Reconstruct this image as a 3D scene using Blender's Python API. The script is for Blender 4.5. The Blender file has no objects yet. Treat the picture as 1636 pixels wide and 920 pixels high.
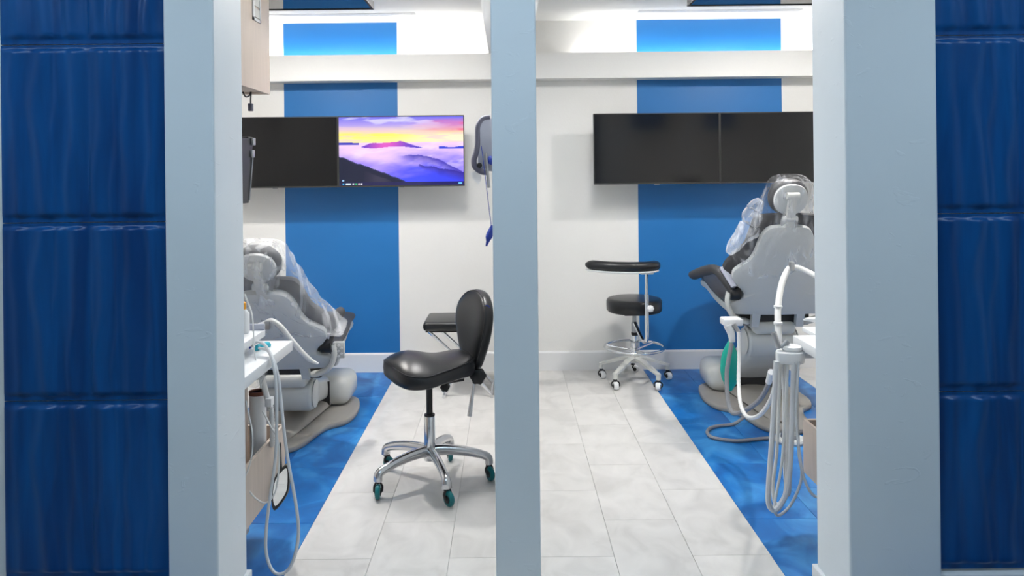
import bpy, bmesh, math, random
from mathutils import Vector, Matrix, noise
R = math.radians
random.seed(7)
scene = bpy.context.scene
COL = scene.collection

# ------------------------------------------------------------------ camera
FPX, VX, VY, ROLL, CAMZ = 1200.0, 811.0, 276.0, 0.0103, 1.5
cam_data = bpy.data.cameras.new('camera')
cam = bpy.data.objects.new('camera', cam_data)
COL.objects.link(cam)
cam.location = (0, 0, CAMZ)
cam.rotation_euler = (Matrix.Rotation(R(90), 4, 'X') @ Matrix.Rotation(-ROLL, 4, 'Z')).to_euler()
cam_data.sensor_width = 36.0
cam_data.lens = FPX / 1636 * 36.0
cam_data.shift_x = (818 - VX) / 1636
cam_data.shift_y = (VY - 460) / 1636
cam_data.clip_start = 0.02
scene.camera = cam

# ------------------------------------------------------------------ world, exposure
w = bpy.data.worlds.new('world'); scene.world = w; w.use_nodes = True
w.node_tree.nodes['Background'].inputs[0].default_value = (0.75, 0.85, 1, 1)
w.node_tree.nodes['Background'].inputs[1].default_value = 0.15
vs = scene.view_settings
vs.view_transform = 'Standard'; vs.look = 'None'; vs.gamma = 1.0; vs.use_curve_mapping = False
vs.exposure = 0.14
E_DOWN, E_COVE, E_CORR, E_FILL = 1250.0, 19.0, 20.5, 36.0   # emission of the room's lamps and the added bay fill
BAYX, DY = (-1.45, 1.95), 4.35

# ------------------------------------------------------------------ helpers
def P(x, y, Y):
    """photo pixel -> point of the place at distance Y"""
    u, v = x - VX, y - VY
    return Vector(((u - ROLL * v) / FPX * Y, Y, CAMZ - (v + ROLL * u) / FPX * Y))
def PF(x, y, z=0.0):
    u, v = x - VX, y - VY
    Y = (CAMZ - z) * FPX / (v + ROLL * u)
    return Vector(((u - ROLL * v) / FPX * Y, Y, z))

def srgb(r, g, b):
    f = lambda c: (c / 255 / 12.92) if c <= 10 else (((c / 255) + 0.055) / 1.055) ** 2.4
    return (f(r), f(g), f(b), 1)

def new_mat(name):
    m = bpy.data.materials.new(name); m.use_nodes = True
    return m, m.node_tree, m.node_tree.nodes['Principled BSDF']

def mat(name, col, rough=0.5, metal=0.0, var=0.04, scale=8.0, stretch=(1, 1, 1), bump=0.0, bscale=40.0, coat=0.0, spec=None, trans=0.0, coord='Object'):
    m, t, b = new_mat(name)
    N, L = t.nodes, t.links
    tc = N.new('ShaderNodeTexCoord'); mp = N.new('ShaderNodeMapping')
    mp.inputs['Scale'].default_value = stretch
    L.new(tc.outputs[coord], mp.inputs[0])
    nz = N.new('ShaderNodeTexNoise'); nz.inputs['Scale'].default_value = scale; nz.inputs['Detail'].default_value = 5
    L.new(mp.outputs[0], nz.inputs['Vector'])
    rp = N.new('ShaderNodeValToRGB')
    rp.color_ramp.elements[0].position = 0.3; rp.color_ramp.elements[1].position = 0.7
    rp.color_ramp.elements[0].color = tuple(max(0, c * (1 - var)) for c in col[:3]) + (1,)
    rp.color_ramp.elements[1].color = tuple(min(1, c * (1 + var)) for c in col[:3]) + (1,)
    L.new(nz.outputs['Fac'], rp.inputs[0]); L.new(rp.outputs[0], b.inputs['Base Color'])
    b.inputs['Roughness'].default_value = rough; b.inputs['Metallic'].default_value = metal
    b.inputs['Coat Weight'].default_value = coat
    b.inputs['Transmission Weight'].default_value = trans
    if spec is not None: b.inputs['Specular IOR Level'].default_value = spec
    if bump:
        n2 = N.new('ShaderNodeTexNoise'); n2.inputs['Scale'].default_value = bscale; n2.inputs['Detail'].default_value = 3
        L.new(mp.outputs[0], n2.inputs['Vector'])
        bp = N.new('ShaderNodeBump'); bp.inputs['Strength'].default_value = bump; bp.inputs['Distance'].default_value = 0.01
        L.new(n2.outputs['Fac'], bp.inputs['Height']); L.new(bp.outputs[0], b.inputs['Normal'])
    return m

def emit(name, col, s):
    m = bpy.data.materials.new(name); m.use_nodes = True
    t = m.node_tree; t.nodes.clear()
    e = t.nodes.new('ShaderNodeEmission'); o = t.nodes.new('ShaderNodeOutputMaterial')
    e.inputs[0].default_value = col; e.inputs[1].default_value = s
    t.links.new(e.outputs[0], o.inputs[0])
    return m

def BM(): return bmesh.new()

def box(bm, x0, x1, y0, y1, z0, z1, bev=0.0, seg=2):
    r = bmesh.ops.create_cube(bm, size=1.0)
    vs_ = r['verts']
    for v in vs_:
        v.co = Vector(((x0 + x1) / 2 + v.co.x * (x1 - x0), (y0 + y1) / 2 + v.co.y * (y1 - y0), (z0 + z1) / 2 + v.co.z * (z1 - z0)))
    if bev:
        es = list({e for v in vs_ for e in v.link_edges})
        bmesh.ops.bevel(bm, geom=es, offset=bev, segments=seg, affect='EDGES', profile=0.5)
    return bm

def frame_from(d):
    d = d.normalized()
    a = Vector((0, 0, 1)) if abs(d.z) < 0.9 else Vector((1, 0, 0))
    s = d.cross(a).normalized(); return s, s.cross(d).normalized()

def loft(bm, secs, cap=True):
    rings = [[bm.verts.new(p) for p in s] for s in secs]
    n = len(rings[0])
    for a, b in zip(rings[:-1], rings[1:]):
        for i in range(n):
            bm.faces.new((a[i], a[(i + 1) % n], b[(i + 1) % n], b[i]))
    if cap:
        bm.faces.new(list(reversed(rings[0]))); bm.faces.new(rings[-1])
    return bm

def catmull(pts, n=6):
    pts = [Vector(p) for p in pts]
    if len(pts) < 3: return pts
    q = [2 * pts[0] - pts[1]] + pts + [2 * pts[-1] - pts[-2]]
    out = []
    for i in range(1, len(q) - 2):
        p0, p1, p2, p3 = q[i - 1], q[i], q[i + 1], q[i + 2]
        for k in range(n):
            t = k / n
            out.append(0.5 * ((2 * p1) + (p2 - p0) * t + (2 * p0 - 5 * p1 + 4 * p2 - p3) * t * t + (3 * p1 - p0 - 3 * p2 + p3) * t ** 3))
    out.append(pts[-1]); return out

def tube(bm, pts, r, seg=10, smooth=6, flat=1.0, corr=0.0):
    pts = catmull(pts, smooth) if smooth else [Vector(p) for p in pts]
    n = len(pts)
    s0 = None; secs = []
    for i, p in enumerate(pts):
        d = (pts[min(i + 1, n - 1)] - pts[max(i - 1, 0)]).normalized()
        if s0 is None: s, u = frame_from(d)
        else:
            s = (s0 - d * s0.dot(d)).normalized(); u = s.cross(d).normalized()
        s0 = s
        rr = r if not isinstance(r, (list, tuple)) else r[0] + (r[1] - r[0]) * i / (n - 1)
        if corr: rr *= 1 + corr * (i % 2)
        secs.append([p + s * (rr * math.cos(2 * math.pi * k / seg)) + u * (rr * flat * math.sin(2 * math.pi * k / seg)) for k in range(seg)])
    return loft(bm, secs)

def lathe(bm, prof, c=(0, 0, 0), axis='z', seg=28):
    c = Vector(c); secs = []
    for r, h in prof:
        ring = []
        for k in range(seg):
            a = 2 * math.pi * k / seg
            x, y = max(r, 1e-4) * math.cos(a), max(r, 1e-4) * math.sin(a)
            ring.append(c + (Vector((x, y, h)) if axis == 'z' else Vector((h, x, y)) if axis == 'x' else Vector((y, h, x))))
        secs.append(ring)
    return loft(bm, secs)

def prism(bm, pts, z0, z1, bev=0.0, f=None):
    """outline (x,y) extruded z0..z1, optional map f(x,y,z)->Vector"""
    f = f or (lambda x, y, z: Vector((x, y, z)))
    if bev:
        cx = sum(p[0] for p in pts) / len(pts); cy = sum(p[1] for p in pts) / len(pts)
        rad = max(math.hypot(p[0] - cx, p[1] - cy) for p in pts); k = 1 - bev / rad
        ins = [(cx + (x - cx) * k, cy + (y - cy) * k) for x, y in pts]
        k2 = 1 - 0.3 * bev / rad
        ins2 = [(cx + (x - cx) * k2, cy + (y - cy) * k2) for x, y in pts]
        b3 = min(bev, (z1 - z0) / 2)
        lay = [(ins, z0), (ins2, z0 + b3 * 0.3), (pts, z0 + b3), (pts, z1 - b3), (ins2, z1 - b3 * 0.3), (ins, z1)]
    else: lay = [(pts, z0), (pts, z1)]
    return loft(bm, [[f(x, y, z) for x, y in o] for o, z in lay])

def smooth_outline(pts, n=5):
    q = [Vector((p[0], p[1], 0)) for p in pts]; N = len(q); out = []
    for i in range(N):
        p0, p1, p2, p3 = q[i - 1], q[i], q[(i + 1) % N], q[(i + 2) % N]
        for k in range(n):
            t = k / n
            v = 0.5 * ((2 * p1) + (p2 - p0) * t + (2 * p0 - 5 * p1 + 4 * p2 - p3) * t * t + (3 * p1 - p0 - 3 * p2 + p3) * t ** 3)
            out.append((v.x, v.y))
    return out

def pillow(bm, pts, ztop, zbot, rings=7, p=2.6, f=None, c=None):
    """soft cushion: outline pts (x,y), top and bottom height functions"""
    f = f or (lambda x, y, z: Vector((x, y, z)))
    cx, cy = c or (sum(q[0] for q in pts) / len(pts), sum(q[1] for q in pts) / len(pts))
    n = len(pts); secs = []
    lev = [math.sin(math.pi / 2 * i / rings) for i in range(1, rings + 1)]
    def ring(k, sgn):
        out = []
        for x, y in pts:
            X, Y = cx + (x - cx) * k, cy + (y - cy) * k
            zt, zb = ztop(X, Y), zbot(X, Y); m = (zt + zb) / 2; h = (zt - zb) / 2
            out.append(f(X, Y, m + sgn * h * (max(0, 1 - k ** p)) ** (1 / p)))
        return out
    for k in lev: secs.append(ring(k, -1))
    for k in reversed(lev[:-1]): secs.append(ring(k, 1))
    return loft(bm, secs)

def link(o):
    COL.objects.link(o); return o

def obj(name, bm, m, parent=None, world=True, label=None, cat=None, group=None, kind=None, sm=True, ang=40):
    me = bpy.data.meshes.new(name)
    bmesh.ops.recalc_face_normals(bm, faces=bm.faces[:])
    if parent is not None and world:
        off = Vector((0, 0, 0)); q = parent
        while q is not None: off += q.location; q = q.parent
        bmesh.ops.translate(bm, verts=bm.verts[:], vec=-off)
    bm.to_mesh(me); bm.free()
    if sm:
        me.shade_smooth()
        me.set_sharp_from_angle(angle=R(ang))
    o = bpy.data.objects.new(name, me); link(o)
    if m is not None: me.materials.append(m)
    o.parent = parent
    return tag(o, label, cat, group, kind)

def tag(o, label=None, cat=None, group=None, kind=None):
    if label: o['label'] = label
    if cat: o['category'] = cat
    if group: o['group'] = group
    if kind: o['kind'] = kind
    return o

def thing(name, loc, label, cat, group=None, rz=0.0):
    o = bpy.data.objects.new(name, None); link(o)
    o.empty_display_size = 0.1
    o.location = loc; o.rotation_euler = (0, 0, rz)
    return tag(o, label, cat, group)

def bobj(name, m, parent, *a, bev=0.0, **k):
    return obj(name, box(BM(), *a, bev=bev), m, parent, ang=25, **k)

# ------------------------------------------------------------------ materials
M = {}
M['wall'] = mat('white_wall_paint', srgb(228, 227, 224), 0.55, var=0.012, scale=3, bump=0.06, bscale=60)
M['pillar'] = mat('pillar_paint', srgb(222, 227, 230), 0.45, var=0.012, scale=3, bump=0.0)
def trowel_marks(m):
    t = m.node_tree; N, L = t.nodes, t.links
    tc = N.new('ShaderNodeTexCoord'); mp = N.new('ShaderNodeMapping'); mp.inputs['Scale'].default_value = (5, 5, 12)
    L.new(tc.outputs['Object'], mp.inputs[0])
    n1 = N.new('ShaderNodeTexNoise'); n1.inputs['Scale'].default_value = 1.6; n1.inputs['Detail'].default_value = 3; n1.inputs['Distortion'].default_value = 1.5
    L.new(mp.outputs[0], n1.inputs['Vector'])
    rp = N.new('ShaderNodeValToRGB'); e = rp.color_ramp.elements
    e[0].position = 0.66; e[0].color = (0, 0, 0, 1); e[1].position = 0.70; e[1].color = (1, 1, 1, 1)
    L.new(n1.outputs['Fac'], rp.inputs[0])
    n2 = N.new('ShaderNodeTexNoise'); n2.inputs['Scale'].default_value = 6; L.new(tc.outputs['Object'], n2.inputs['Vector'])
    ad = N.new('ShaderNodeMath'); ad.operation = 'MULTIPLY_ADD'; ad.inputs[1].default_value = 0.25
    L.new(rp.outputs[0], ad.inputs[0]); L.new(n2.outputs['Fac'], ad.inputs[2])
    bp = N.new('ShaderNodeBump'); bp.inputs['Strength'].default_value = 0.35; bp.inputs['Distance'].default_value = 0.006
    L.new(ad.outputs[0], bp.inputs['Height']); L.new(bp.outputs[0], N['Principled BSDF'].inputs['Normal'])
trowel_marks(M['pillar'])
M['ceil'] = mat('ceiling_paint', srgb(232, 232, 230), 0.7, var=0.01)
M['trimw'] = mat('trim_paint', srgb(226, 227, 228), 0.35, var=0.01)
M['blue'] = mat('blue_wall_paint', srgb(32, 110, 176), 0.42, var=0.04, scale=1.5)
M['bevel'] = mat('tile_joint', srgb(170, 170, 166), 0.7)
M['wood'] = mat('pale_ash_laminate', srgb(192, 177, 164), 0.45, var=0.07, scale=6, stretch=(14, 14, 0.7))
M['black'] = mat('black_vinyl', srgb(24, 25, 28), 0.32, var=0.1, scale=20, bump=0.08, bscale=180)
M['char'] = mat('charcoal_upholstery', srgb(52, 52, 55), 0.5, var=0.08, scale=20, bump=0.08, bscale=160)
M['bplast'] = mat('black_plastic', srgb(18, 18, 20), 0.4)
M['dark'] = mat('dark_mechanism', srgb(38, 38, 38), 0.6)
M['chrome'] = mat('chrome', srgb(225, 227, 230), 0.09, 1.0, var=0.02)
M['alu'] = mat('polished_aluminium', srgb(205, 206, 208), 0.2, 1.0, var=0.04)
M['steel'] = mat('brushed_steel', srgb(160, 162, 165), 0.35, 1.0)
M['white'] = mat('white_plastic', srgb(228, 229, 230), 0.35, var=0.01)
M['shell'] = mat('chair_shell_plastic', srgb(190, 193, 193), 0.4, var=0.015)
M['unit'] = mat('chair_enamel', srgb(200, 201, 197), 0.32, var=0.015, coat=0.2)
M['plate'] = mat('base_plate_enamel', srgb(152, 148, 142), 0.45, var=0.03)
M['hose'] = mat('grey_hose', srgb(216, 217, 219), 0.45)
M['hoseg'] = mat('dark_grey_hose', srgb(135, 136, 140), 0.5)
M['hosew'] = mat('white_hose', srgb(222, 222, 220), 0.4)
M['teal'] = mat('teal_rubber', srgb(0, 165, 145), 0.45, var=0.05)
M['tealw'] = mat('teal_caster', srgb(0, 112, 118), 0.3)
M['lav'] = mat('lavender_grey_plastic', srgb(170, 174, 188), 0.4)
M['bump'] = mat('slate_rubber', srgb(84, 84, 100), 0.4)
M['royal'] = mat('royal_blue_cloth', srgb(25, 55, 150), 0.6, var=0.15, scale=60)
M['brown'] = mat('brown_card', srgb(125, 78, 62), 0.7)
M['orange'] = mat('orange_plastic', srgb(235, 160, 40), 0.5)
M['cyan'] = mat('cyan_plastic', srgb(40, 175, 195), 0.35)
M['mirror'] = mat('mirror_glass', srgb(235, 236, 236), 0.03, 1.0, var=0.0)
M['slot'] = mat('slot_shadow', srgb(196, 194, 184), 0.8)
M['led'] = emit('cove_led', (1, 0.98, 0.95, 1), E_COVE)
M['down'] = emit('downlight_led', (1, 0.965, 0.92, 1), E_DOWN)
M['corr'] = emit('corridor_led', (0.62, 0.82, 1, 1), E_CORR)
M['fill_led'] = emit('bay_fill_led', (1, 0.98, 0.96, 1), E_FILL)  # glow of the out-of-view fill panels added to brighten the bays

def tile_mat(name, c0, c1, c2, rough, stretch):
    m, t, b = new_mat(name); N, L = t.nodes, t.links
    oi = N.new('ShaderNodeObjectInfo'); tc = N.new('ShaderNodeTexCoord')
    mul = N.new('ShaderNodeVectorMath'); mul.operation = 'SCALE'; mul.inputs['Scale'].default_value = 37.0
    cb = N.new('ShaderNodeCombineXYZ')
    for i in range(3): L.new(oi.outputs['Random'], cb.inputs[i])
    L.new(cb.outputs[0], mul.inputs[0])
    add = N.new('ShaderNodeVectorMath'); add.operation = 'ADD'
    L.new(tc.outputs['Object'], add.inputs[0]); L.new(mul.outputs[0], add.inputs[1])
    mp = N.new('ShaderNodeMapping'); mp.inputs['Scale'].default_value = stretch
    L.new(add.outputs[0], mp.inputs[0])
    nz = N.new('ShaderNodeTexNoise'); nz.inputs['Scale'].default_value = 1.0; nz.inputs['Detail'].default_value = 6; nz.inputs['Distortion'].default_value = 0.8
    L.new(mp.outputs[0], nz.inputs['Vector'])
    rp = N.new('ShaderNodeValToRGB'); e = rp.color_ramp.elements
    e[0].position = 0.32; e[0].color = c0; e[1].position = 0.5; e[1].color = c1
    x = e.new(0.70); x.color = c2
    L.new(nz.outputs['Fac'], rp.inputs[0])
    hs = N.new('ShaderNodeHueSaturation'); mr = N.new('ShaderNodeMapRange')
    mr.inputs['To Min'].default_value = 0.95; mr.inputs['To Max'].default_value = 1.05
    L.new(oi.outputs['Random'], mr.inputs['Value']); L.new(mr.outputs[0], hs.inputs['Value'])
    L.new(rp.outputs[0], hs.inputs['Color']); L.new(hs.outputs[0], b.inputs['Base Color'])
    b.inputs['Roughness'].default_value = rough
    bp = N.new('ShaderNodeBump'); bp.inputs['Strength'].default_value = 0.08; bp.inputs['Distance'].default_value = 0.004
    L.new(nz.outputs['Fac'], bp.inputs['Height']); L.new(bp.outputs[0], b.inputs['Normal'])
    return m
M['tile_w'] = tile_mat('white_vinyl_tile', srgb(196, 194, 191), srgb(207, 205, 202), srgb(215, 213, 210), 0.42, (7, 5, 5))
M['tile_b'] = tile_mat('blue_vinyl_tile', srgb(10, 86, 157), srgb(18, 105, 178), srgb(66, 144, 206), 0.38, (5.5, 4, 5))

def glossy_blue():
    m, t, b = new_mat('glossy_navy_lacquer'); N, L = t.nodes, t.links
    tc = N.new('ShaderNodeTexCoord'); mp = N.new('ShaderNodeMapping'); mp.inputs['Scale'].default_value = (16, 16, 1.3)
    L.new(tc.outputs['Object'], mp.inputs[0])
    nz = N.new('ShaderNodeTexNoise'); nz.inputs['Scale'].default_value = 1; nz.inputs['Detail'].default_value = 4; nz.inputs['Distortion'].default_value = 0.6
    L.new(mp.outputs[0], nz.inputs['Vector'])
    rp = N.new('ShaderNodeValToRGB'); e = rp.color_ramp.elements
    e[0].position = 0.35; e[0].color = srgb(0, 58, 116); e[1].position = 0.72; e[1].color = srgb(3, 84, 148)
    L.new(nz.outputs['Fac'], rp.inputs[0]); L.new(rp.outputs[0], b.inputs['Base Color'])
    b.inputs['Roughness'].default_value = 0.33
    b.inputs['Specular IOR Level'].default_value = 0.32
    return m
M['navy'] = glossy_blue()

def screen_mat(name, rough):
    m, t, b = new_mat(name)
    b.inputs['Base Color'].default_value = (0.006, 0.006, 0.0065, 1)
    b.inputs['Roughness'].default_value = rough
    return m
M['screen'] = screen_mat('dark_screen_glass', 0.12)
M['screen_up'] = screen_mat('ceiling_screen_glass', 0.04)
M['screen_up'].node_tree.nodes['Principled BSDF'].inputs['IOR'].default_value = 2.2

def film(name, lo, hi, st, rot):
    m = bpy.data.materials.new(name); m.use_nodes = True
    t = m.node_tree; N, L = t.nodes, t.links; N.clear()
    o = N.new('ShaderNodeOutputMaterial'); tr = N.new('ShaderNodeBsdfTransparent'); pr = N.new('ShaderNodeBsdfPrincipled')
    pr.inputs['Base Color'].default_value = srgb(244, 246, 250); pr.inputs['Roughness'].default_value = 0.3
    mx = N.new('ShaderNodeMixShader'); tc = N.new('ShaderNodeTexCoord')
    mp = N.new('ShaderNodeMapping'); mp.inputs['Scale'].default_value = st; mp.inputs['Rotation'].default_value = rot
    nz = N.new('ShaderNodeTexNoise'); nz.inputs['Scale'].default_value = 1.0; nz.inputs['Detail'].default_value = 3; nz.inputs['Distortion'].default_value = 0.5
    L.new(tc.outputs['Object'], mp.inputs[0]); L.new(mp.outputs[0], nz.inputs['Vector'])
    rp = N.new('ShaderNodeValToRGB'); e = rp.color_ramp.elements
    e[0].position = 0.48; e[0].color = (lo, lo, lo, 1); e[1].position = 0.74; e[1].color = (hi, hi, hi, 1)
    L.new(nz.outputs['Fac'], rp.inputs[0]); L.new(rp.outputs[0], mx.inputs[0])
    bp = N.new('ShaderNodeBump'); bp.inputs['Strength'].default_value = 0.3; bp.inputs['Distance'].default_value = 0.01
    L.new(nz.outputs['Fac'], bp.inputs['Height']); L.new(bp.outputs[0], pr.inputs['Normal'])
    L.new(tr.outputs[0], mx.inputs[1]); L.new(pr.outputs[0], mx.inputs[2]); L.new(mx.outputs[0], o.inputs[0])
    return m
M['film'] = film('clear_film', 0.16, 0.55, (16, 16, 4), (0.3, 0.75, 0.2))
M['film2'] = film('thin_clear_film', 0.035, 0.42, (20, 20, 5), (0.3, -0.7, 0.2))

# ------------------------------------------------------------------ setting
YF, YB, YW = 2.324, 2.575, 5.70        # front and back of the pillars, far wall
XL, XR = -2.65, 2.95                   # outer walls of the two bays
CEIL = 2.65
ST = lambda name, m, *a, bev=0.0, parent=None: obj(name, box(BM(), *a, bev=bev), m, parent, kind=None if parent else 'structure', sm=False)

floor = ST('floor', M['bevel'], XL - 0.6, XR + 0.6, -2.3, YW + 0.1, -0.08, -0.004)
LB0, LB1, RB0, RB1 = -0.853, -1.69, 1.011, 2.10
cols = []                               # (x0, x1, material key, phase)
x = LB0; k = 0
while x < RB0 - 1e-4:                   # pale tiles between the two blue runs, set out from both blue edges
    if x < 0.02 and x + 0.305 > 0.02: nx = 0.02 if x < 0.0 else x + 0.305
    else: nx = x + 0.305
    if x < -0.2: nx = x + 0.305
    nx = min(nx, RB0)
    cols.append((x, nx)); x = nx
cols = [(-0.853, -0.548, 'w', 0), (-0.548, -0.243, 'w', 1), (-0.243, 0.02, 'w', 0), (0.02, 0.096, 'w', 1),
        (0.096, 0.401, 'w', 0), (0.401, 0.706, 'w', 1), (0.706, 1.011, 'w', 0)]
cols += [(-1.158, -0.853, 'b', 1), (-1.463, -1.158, 'b', 0), (-1.69, -1.463, 'b', 1),
         (1.011, 1.316, 'b', 1), (1.316, 1.621, 'b', 0), (1.621, 1.926, 'b', 1), (1.926, 2.10, 'b', 0)]
xx = -1.69
for i in range(4): cols.append((max(XL, xx - 0.305), xx, 'w', i % 2)); xx -= 0.305
xx = 2.10
for i in range(3): cols.append((xx, min(XR, xx + 0.305), 'w', i % 2)); xx += 0.305
tile_cache = {}
def tile_mesh(w_, l_, key):
    kk = (round(w_, 3), round(l_, 3), key)
    if kk not in tile_cache:
        bm = box(BM(), -w_ / 2 + 0.0007, w_ / 2 - 0.0007, -l_ / 2 + 0.0007, l_ / 2 - 0.0007, -0.006, 0.0)
        tops = [e for e in bm.edges if all(v.co.z > -0.001 for v in e.verts)]
        bmesh.ops.bevel(bm, geom=tops, offset=0.0009, segments=1, affect='EDGES')
        me = bpy.data.meshes.new('floor_tile'); bm.to_mesh(me); bm.free()
        me.materials.append(M['tile_w' if key == 'w' else 'tile_b']); tile_cache[kk] = me
    return tile_cache[kk]
for (x0, x1, key, ph) in cols:
    y = 2.93 - 0.61 * 2 + (0.305 if ph else 0)
    while y < YW:
        y1 = min(y + 0.61, YW)
        if y1 - y > 0.02:
            o = bpy.data.objects.new('floor_tile', tile_mesh(x1 - x0, y1 - y, key)); link(o)
            o.location = ((x0 + x1) / 2, (y + y1) / 2, 0.0); o.parent = floor
        y += 0.61

ST('ceiling', M['ceil'], XL - 0.6, XR + 0.6, -2.3, YW + 0.1, CEIL, CEIL + 0.08)
wb = ST('wall_back', M['wall'], XL - 0.1, XR + 0.1, YW, YW + 0.1, 0, CEIL)
for a, b_ in ((LB1, -0.83), (0.988, 2.085)):
    obj('painted_stripe', box(BM(), a, b_, YW - 0.0015, YW + 0.001, 0.1, CEIL), M['blue'], wb)
ST('wall_left', M['wall'], XL - 0.1, XL, YB - 0.2, YW, 0, CEIL)
ST('wall_right', M['wall'], XR, XR + 0.1, YB - 0.2, YW, 0, CEIL)
bb = BM(); prism(bb, [(YW, 0), (YW - 0.014, 0), (YW - 0.014, 0.132), (YW - 0.008, 0.145), (YW, 0.145)], XL, XR, f=lambda a, b, c: Vector((c, a, b)))
obj('baseboard_back', bb, M['trimw'], kind='structure', sm=False)
# partition between the bays, its end is the middle post
ST('wall_partition', M['pillar'], -0.048, 0.091, YF, YW, 0, 2.384, bev=0.004)
ST('trim_1', M['wall'], -0.13, 0.168, YB, YW, 2.384, CEIL)          # soffit box above the partition
ST('baseboard_partition', M['trimw'], -0.056, 0.099, YF + 0.002, YW - 0.02, 0, 0.10, bev=0.003)
# pillars
ST('wall_left_pillar', M['pillar'], -1.062, -0.907, YF, YB, 0, CEIL, bev=0.006)
ST('wall_right_pillar', M['pillar'], 1.047, 1.331, YF, YB, 0, CEIL, bev=0.006)
ST('baseboard_left_pillar', M['trimw'], -1.062, -0.893, YF - 0.012, YB + 0.012, 0, 0.145, bev=0.004)
ST('baseboard_right_pillar', M['trimw'], 1.033, 1.331, YF - 0.012, YB + 0.012, 0, 0.145, bev=0.004)
ST('wall_front_left', M['wall'], XL - 0.6, -1.062, 2.36, YB, 0, CEIL)
ST('wall_front_right', M['wall'], 1.331, XR + 0.6, 2.36, YB, 0, CEIL)
ST('trim_2', M['wall'], -0.907, 1.047, 2.36, YB - 0.03, 2.45, CEIL)  # header over the openings
# corridor shell
wr = ST('wall_rear', M['wall'], XL - 0.6, XR + 0.6, -2.3, -2.2, 0, CEIL)
obj('painted_stripe', box(BM(), 0.9, 2.0, -2.2, -2.197, 0.1, CEIL), M['blue'], wr)
ST('wall_corridor_left', M['wall'], XL - 0.7, XL - 0.6, -2.3, 2.4, 0, CEIL)
ST('wall_corridor_right', M['wall'], XR + 0.6, XR + 0.7, -2.3, 2.4, 0, CEIL)
# cove box on the far wall
cv = BM()
prism(cv, [(YW, 2.194), (5.55, 2.194), (5.55, 2.384), (5.575, 2.384), (5.575, 2.22), (YW, 2.22)], XL, XR, f=lambda a, b, c: Vector((c, a, b)))
obj('trim_3', cv, M['wall'], kind='structure', sm=False)
for nm, a, b_, lab in (('l', XL + 0.02, -0.14, 'long LED strip lying in the cove above the left bay screens'), ('r', 0.55, XR - 0.02, 'long LED strip lying in the cove above the right bay screens')):
    t = thing('cove_light_strip', ((a + b_) / 2, 5.61, 2.22), lab, 'light', 'cove LED strips')
    bobj('strip_base', M['trimw'], t, a, b_, 5.59, 5.65, 2.22, 2.345)
    bobj('strip_led', M['led'], t, a, b_, 5.595, 5.645, 2.345, 2.352)
# linear slot diffusers in the ceiling
for a, b_, lab in ((-2.0, -0.65, 'narrow white slot diffuser in the ceiling of the left bay'), (0.95, 2.12, 'narrow white slot diffuser in the ceiling of the right bay')):
    t = thing('slot_diffuser', ((a + b_) / 2, 5.4, CEIL), lab, 'vent', 'ceiling slot diffusers')
    for y0 in (5.365, 5.393, 5.421): bobj('rail', M['trimw'], t, a, b_, y0, y0 + 0.014, CEIL - 0.005, CEIL)
    for y0 in (5.379, 5.407): bobj('slot', M['slot'], t, a, b_, y0, y0 + 0.014, CEIL - 0.001, CEIL)
# recessed downlights of the bays, added fill panels, corridor lights
for X, lab in zip(BAYX, ('round recessed downlight over the left dental chair', 'round recessed downlight over the right dental chair')):
    t = thing('downlight', (X, DY, CEIL), lab, 'light', 'recessed downlights')
    obj('ring', lathe(BM(), [(0.053, 0), (0.08, 0), (0.08, -0.012), (0.065, -0.02), (0.053, -0.012), (0.053, 0)], (X, DY, CEIL)), M['trimw'], t)
    obj('lens', lathe(BM(), [(0.0, -0.004), (0.052, -0.004), (0.052, -0.01), (0, -0.01)], (X, DY, CEIL)), M['down'], t)
def ceil_panel(x0, x1, y0, y1, m, lab, grp):
    t = thing('ceiling_light', ((x0 + x1) / 2, (y0 + y1) / 2, CEIL), lab, 'light', grp)
    bm = BM()
    for a in ((x0, x1, y0, y0 + .02), (x0, x1, y1 - .02, y1), (x0, x0 + .02, y0 + .02, y1 - .02), (x1 - .02, x1, y0 + .02, y1 - .02)): box(bm, *a, CEIL - 0.03, CEIL)
    obj('frame', bm, M['trimw'], t)
    bobj('diffuser', m, t, x0 + .02, x1 - .02, y0 + .02, y1 - .02, CEIL - 0.02, CEIL - 0.005)
ceil_panel(-0.68, -0.18, 3.7, 4.3, M['fill_led'], 'square fill light added to the ceiling of the left bay', 'added bay fill panels')
ceil_panel(0.3, 0.82, 3.55, 4.15, M['fill_led'], 'square fill light added to the ceiling of the right bay', 'added bay fill panels')
for X, s in ((-1.9, 'left'), (0.0, 'middle'), (2.1, 'right')):
    ceil_panel(X - 0.6, X + 0.6, 1.25, 1.5, M['corr'], 'long cool LED panel in the corridor ceiling, %s one' % s, 'corridor ceiling panels')

for a, b_, lab in ((1.36, 1.74, 'unseen blue cabinet added for the dark screens to reflect, above the right cart'), (2.16, 2.5, 'unseen blue cabinet added for the dark screens to reflect, near the right side wall')):  # out-of-view cabinets, put in to give the dark screens blue reflections
    t = thing('reflection_cabinet', ((a + b_) / 2, YB, 1.96), lab, 'cabinet', 'blue cabinets added for reflections')
    bobj('carcass', M['trimw'], t, a, b_, YB + 0.001, YB + 0.09, 1.96, 2.5, bev=0.003)
    for c0, c1 in ((a, (a + b_) / 2 - 0.002), ((a + b_) / 2 + 0.002, b_)):
        dr_ = bobj('door', M['blue'], t, c0, c1, YB + 0.09, YB + 0.108, 1.96, 2.5, bev=0.002)
        bobj('handle', M['steel'], dr_, (c0 + c1) / 2 - 0.04, (c0 + c1) / 2 + 0.04, YB + 0.108, YB + 0.12, 1.99, 2.0)

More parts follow.
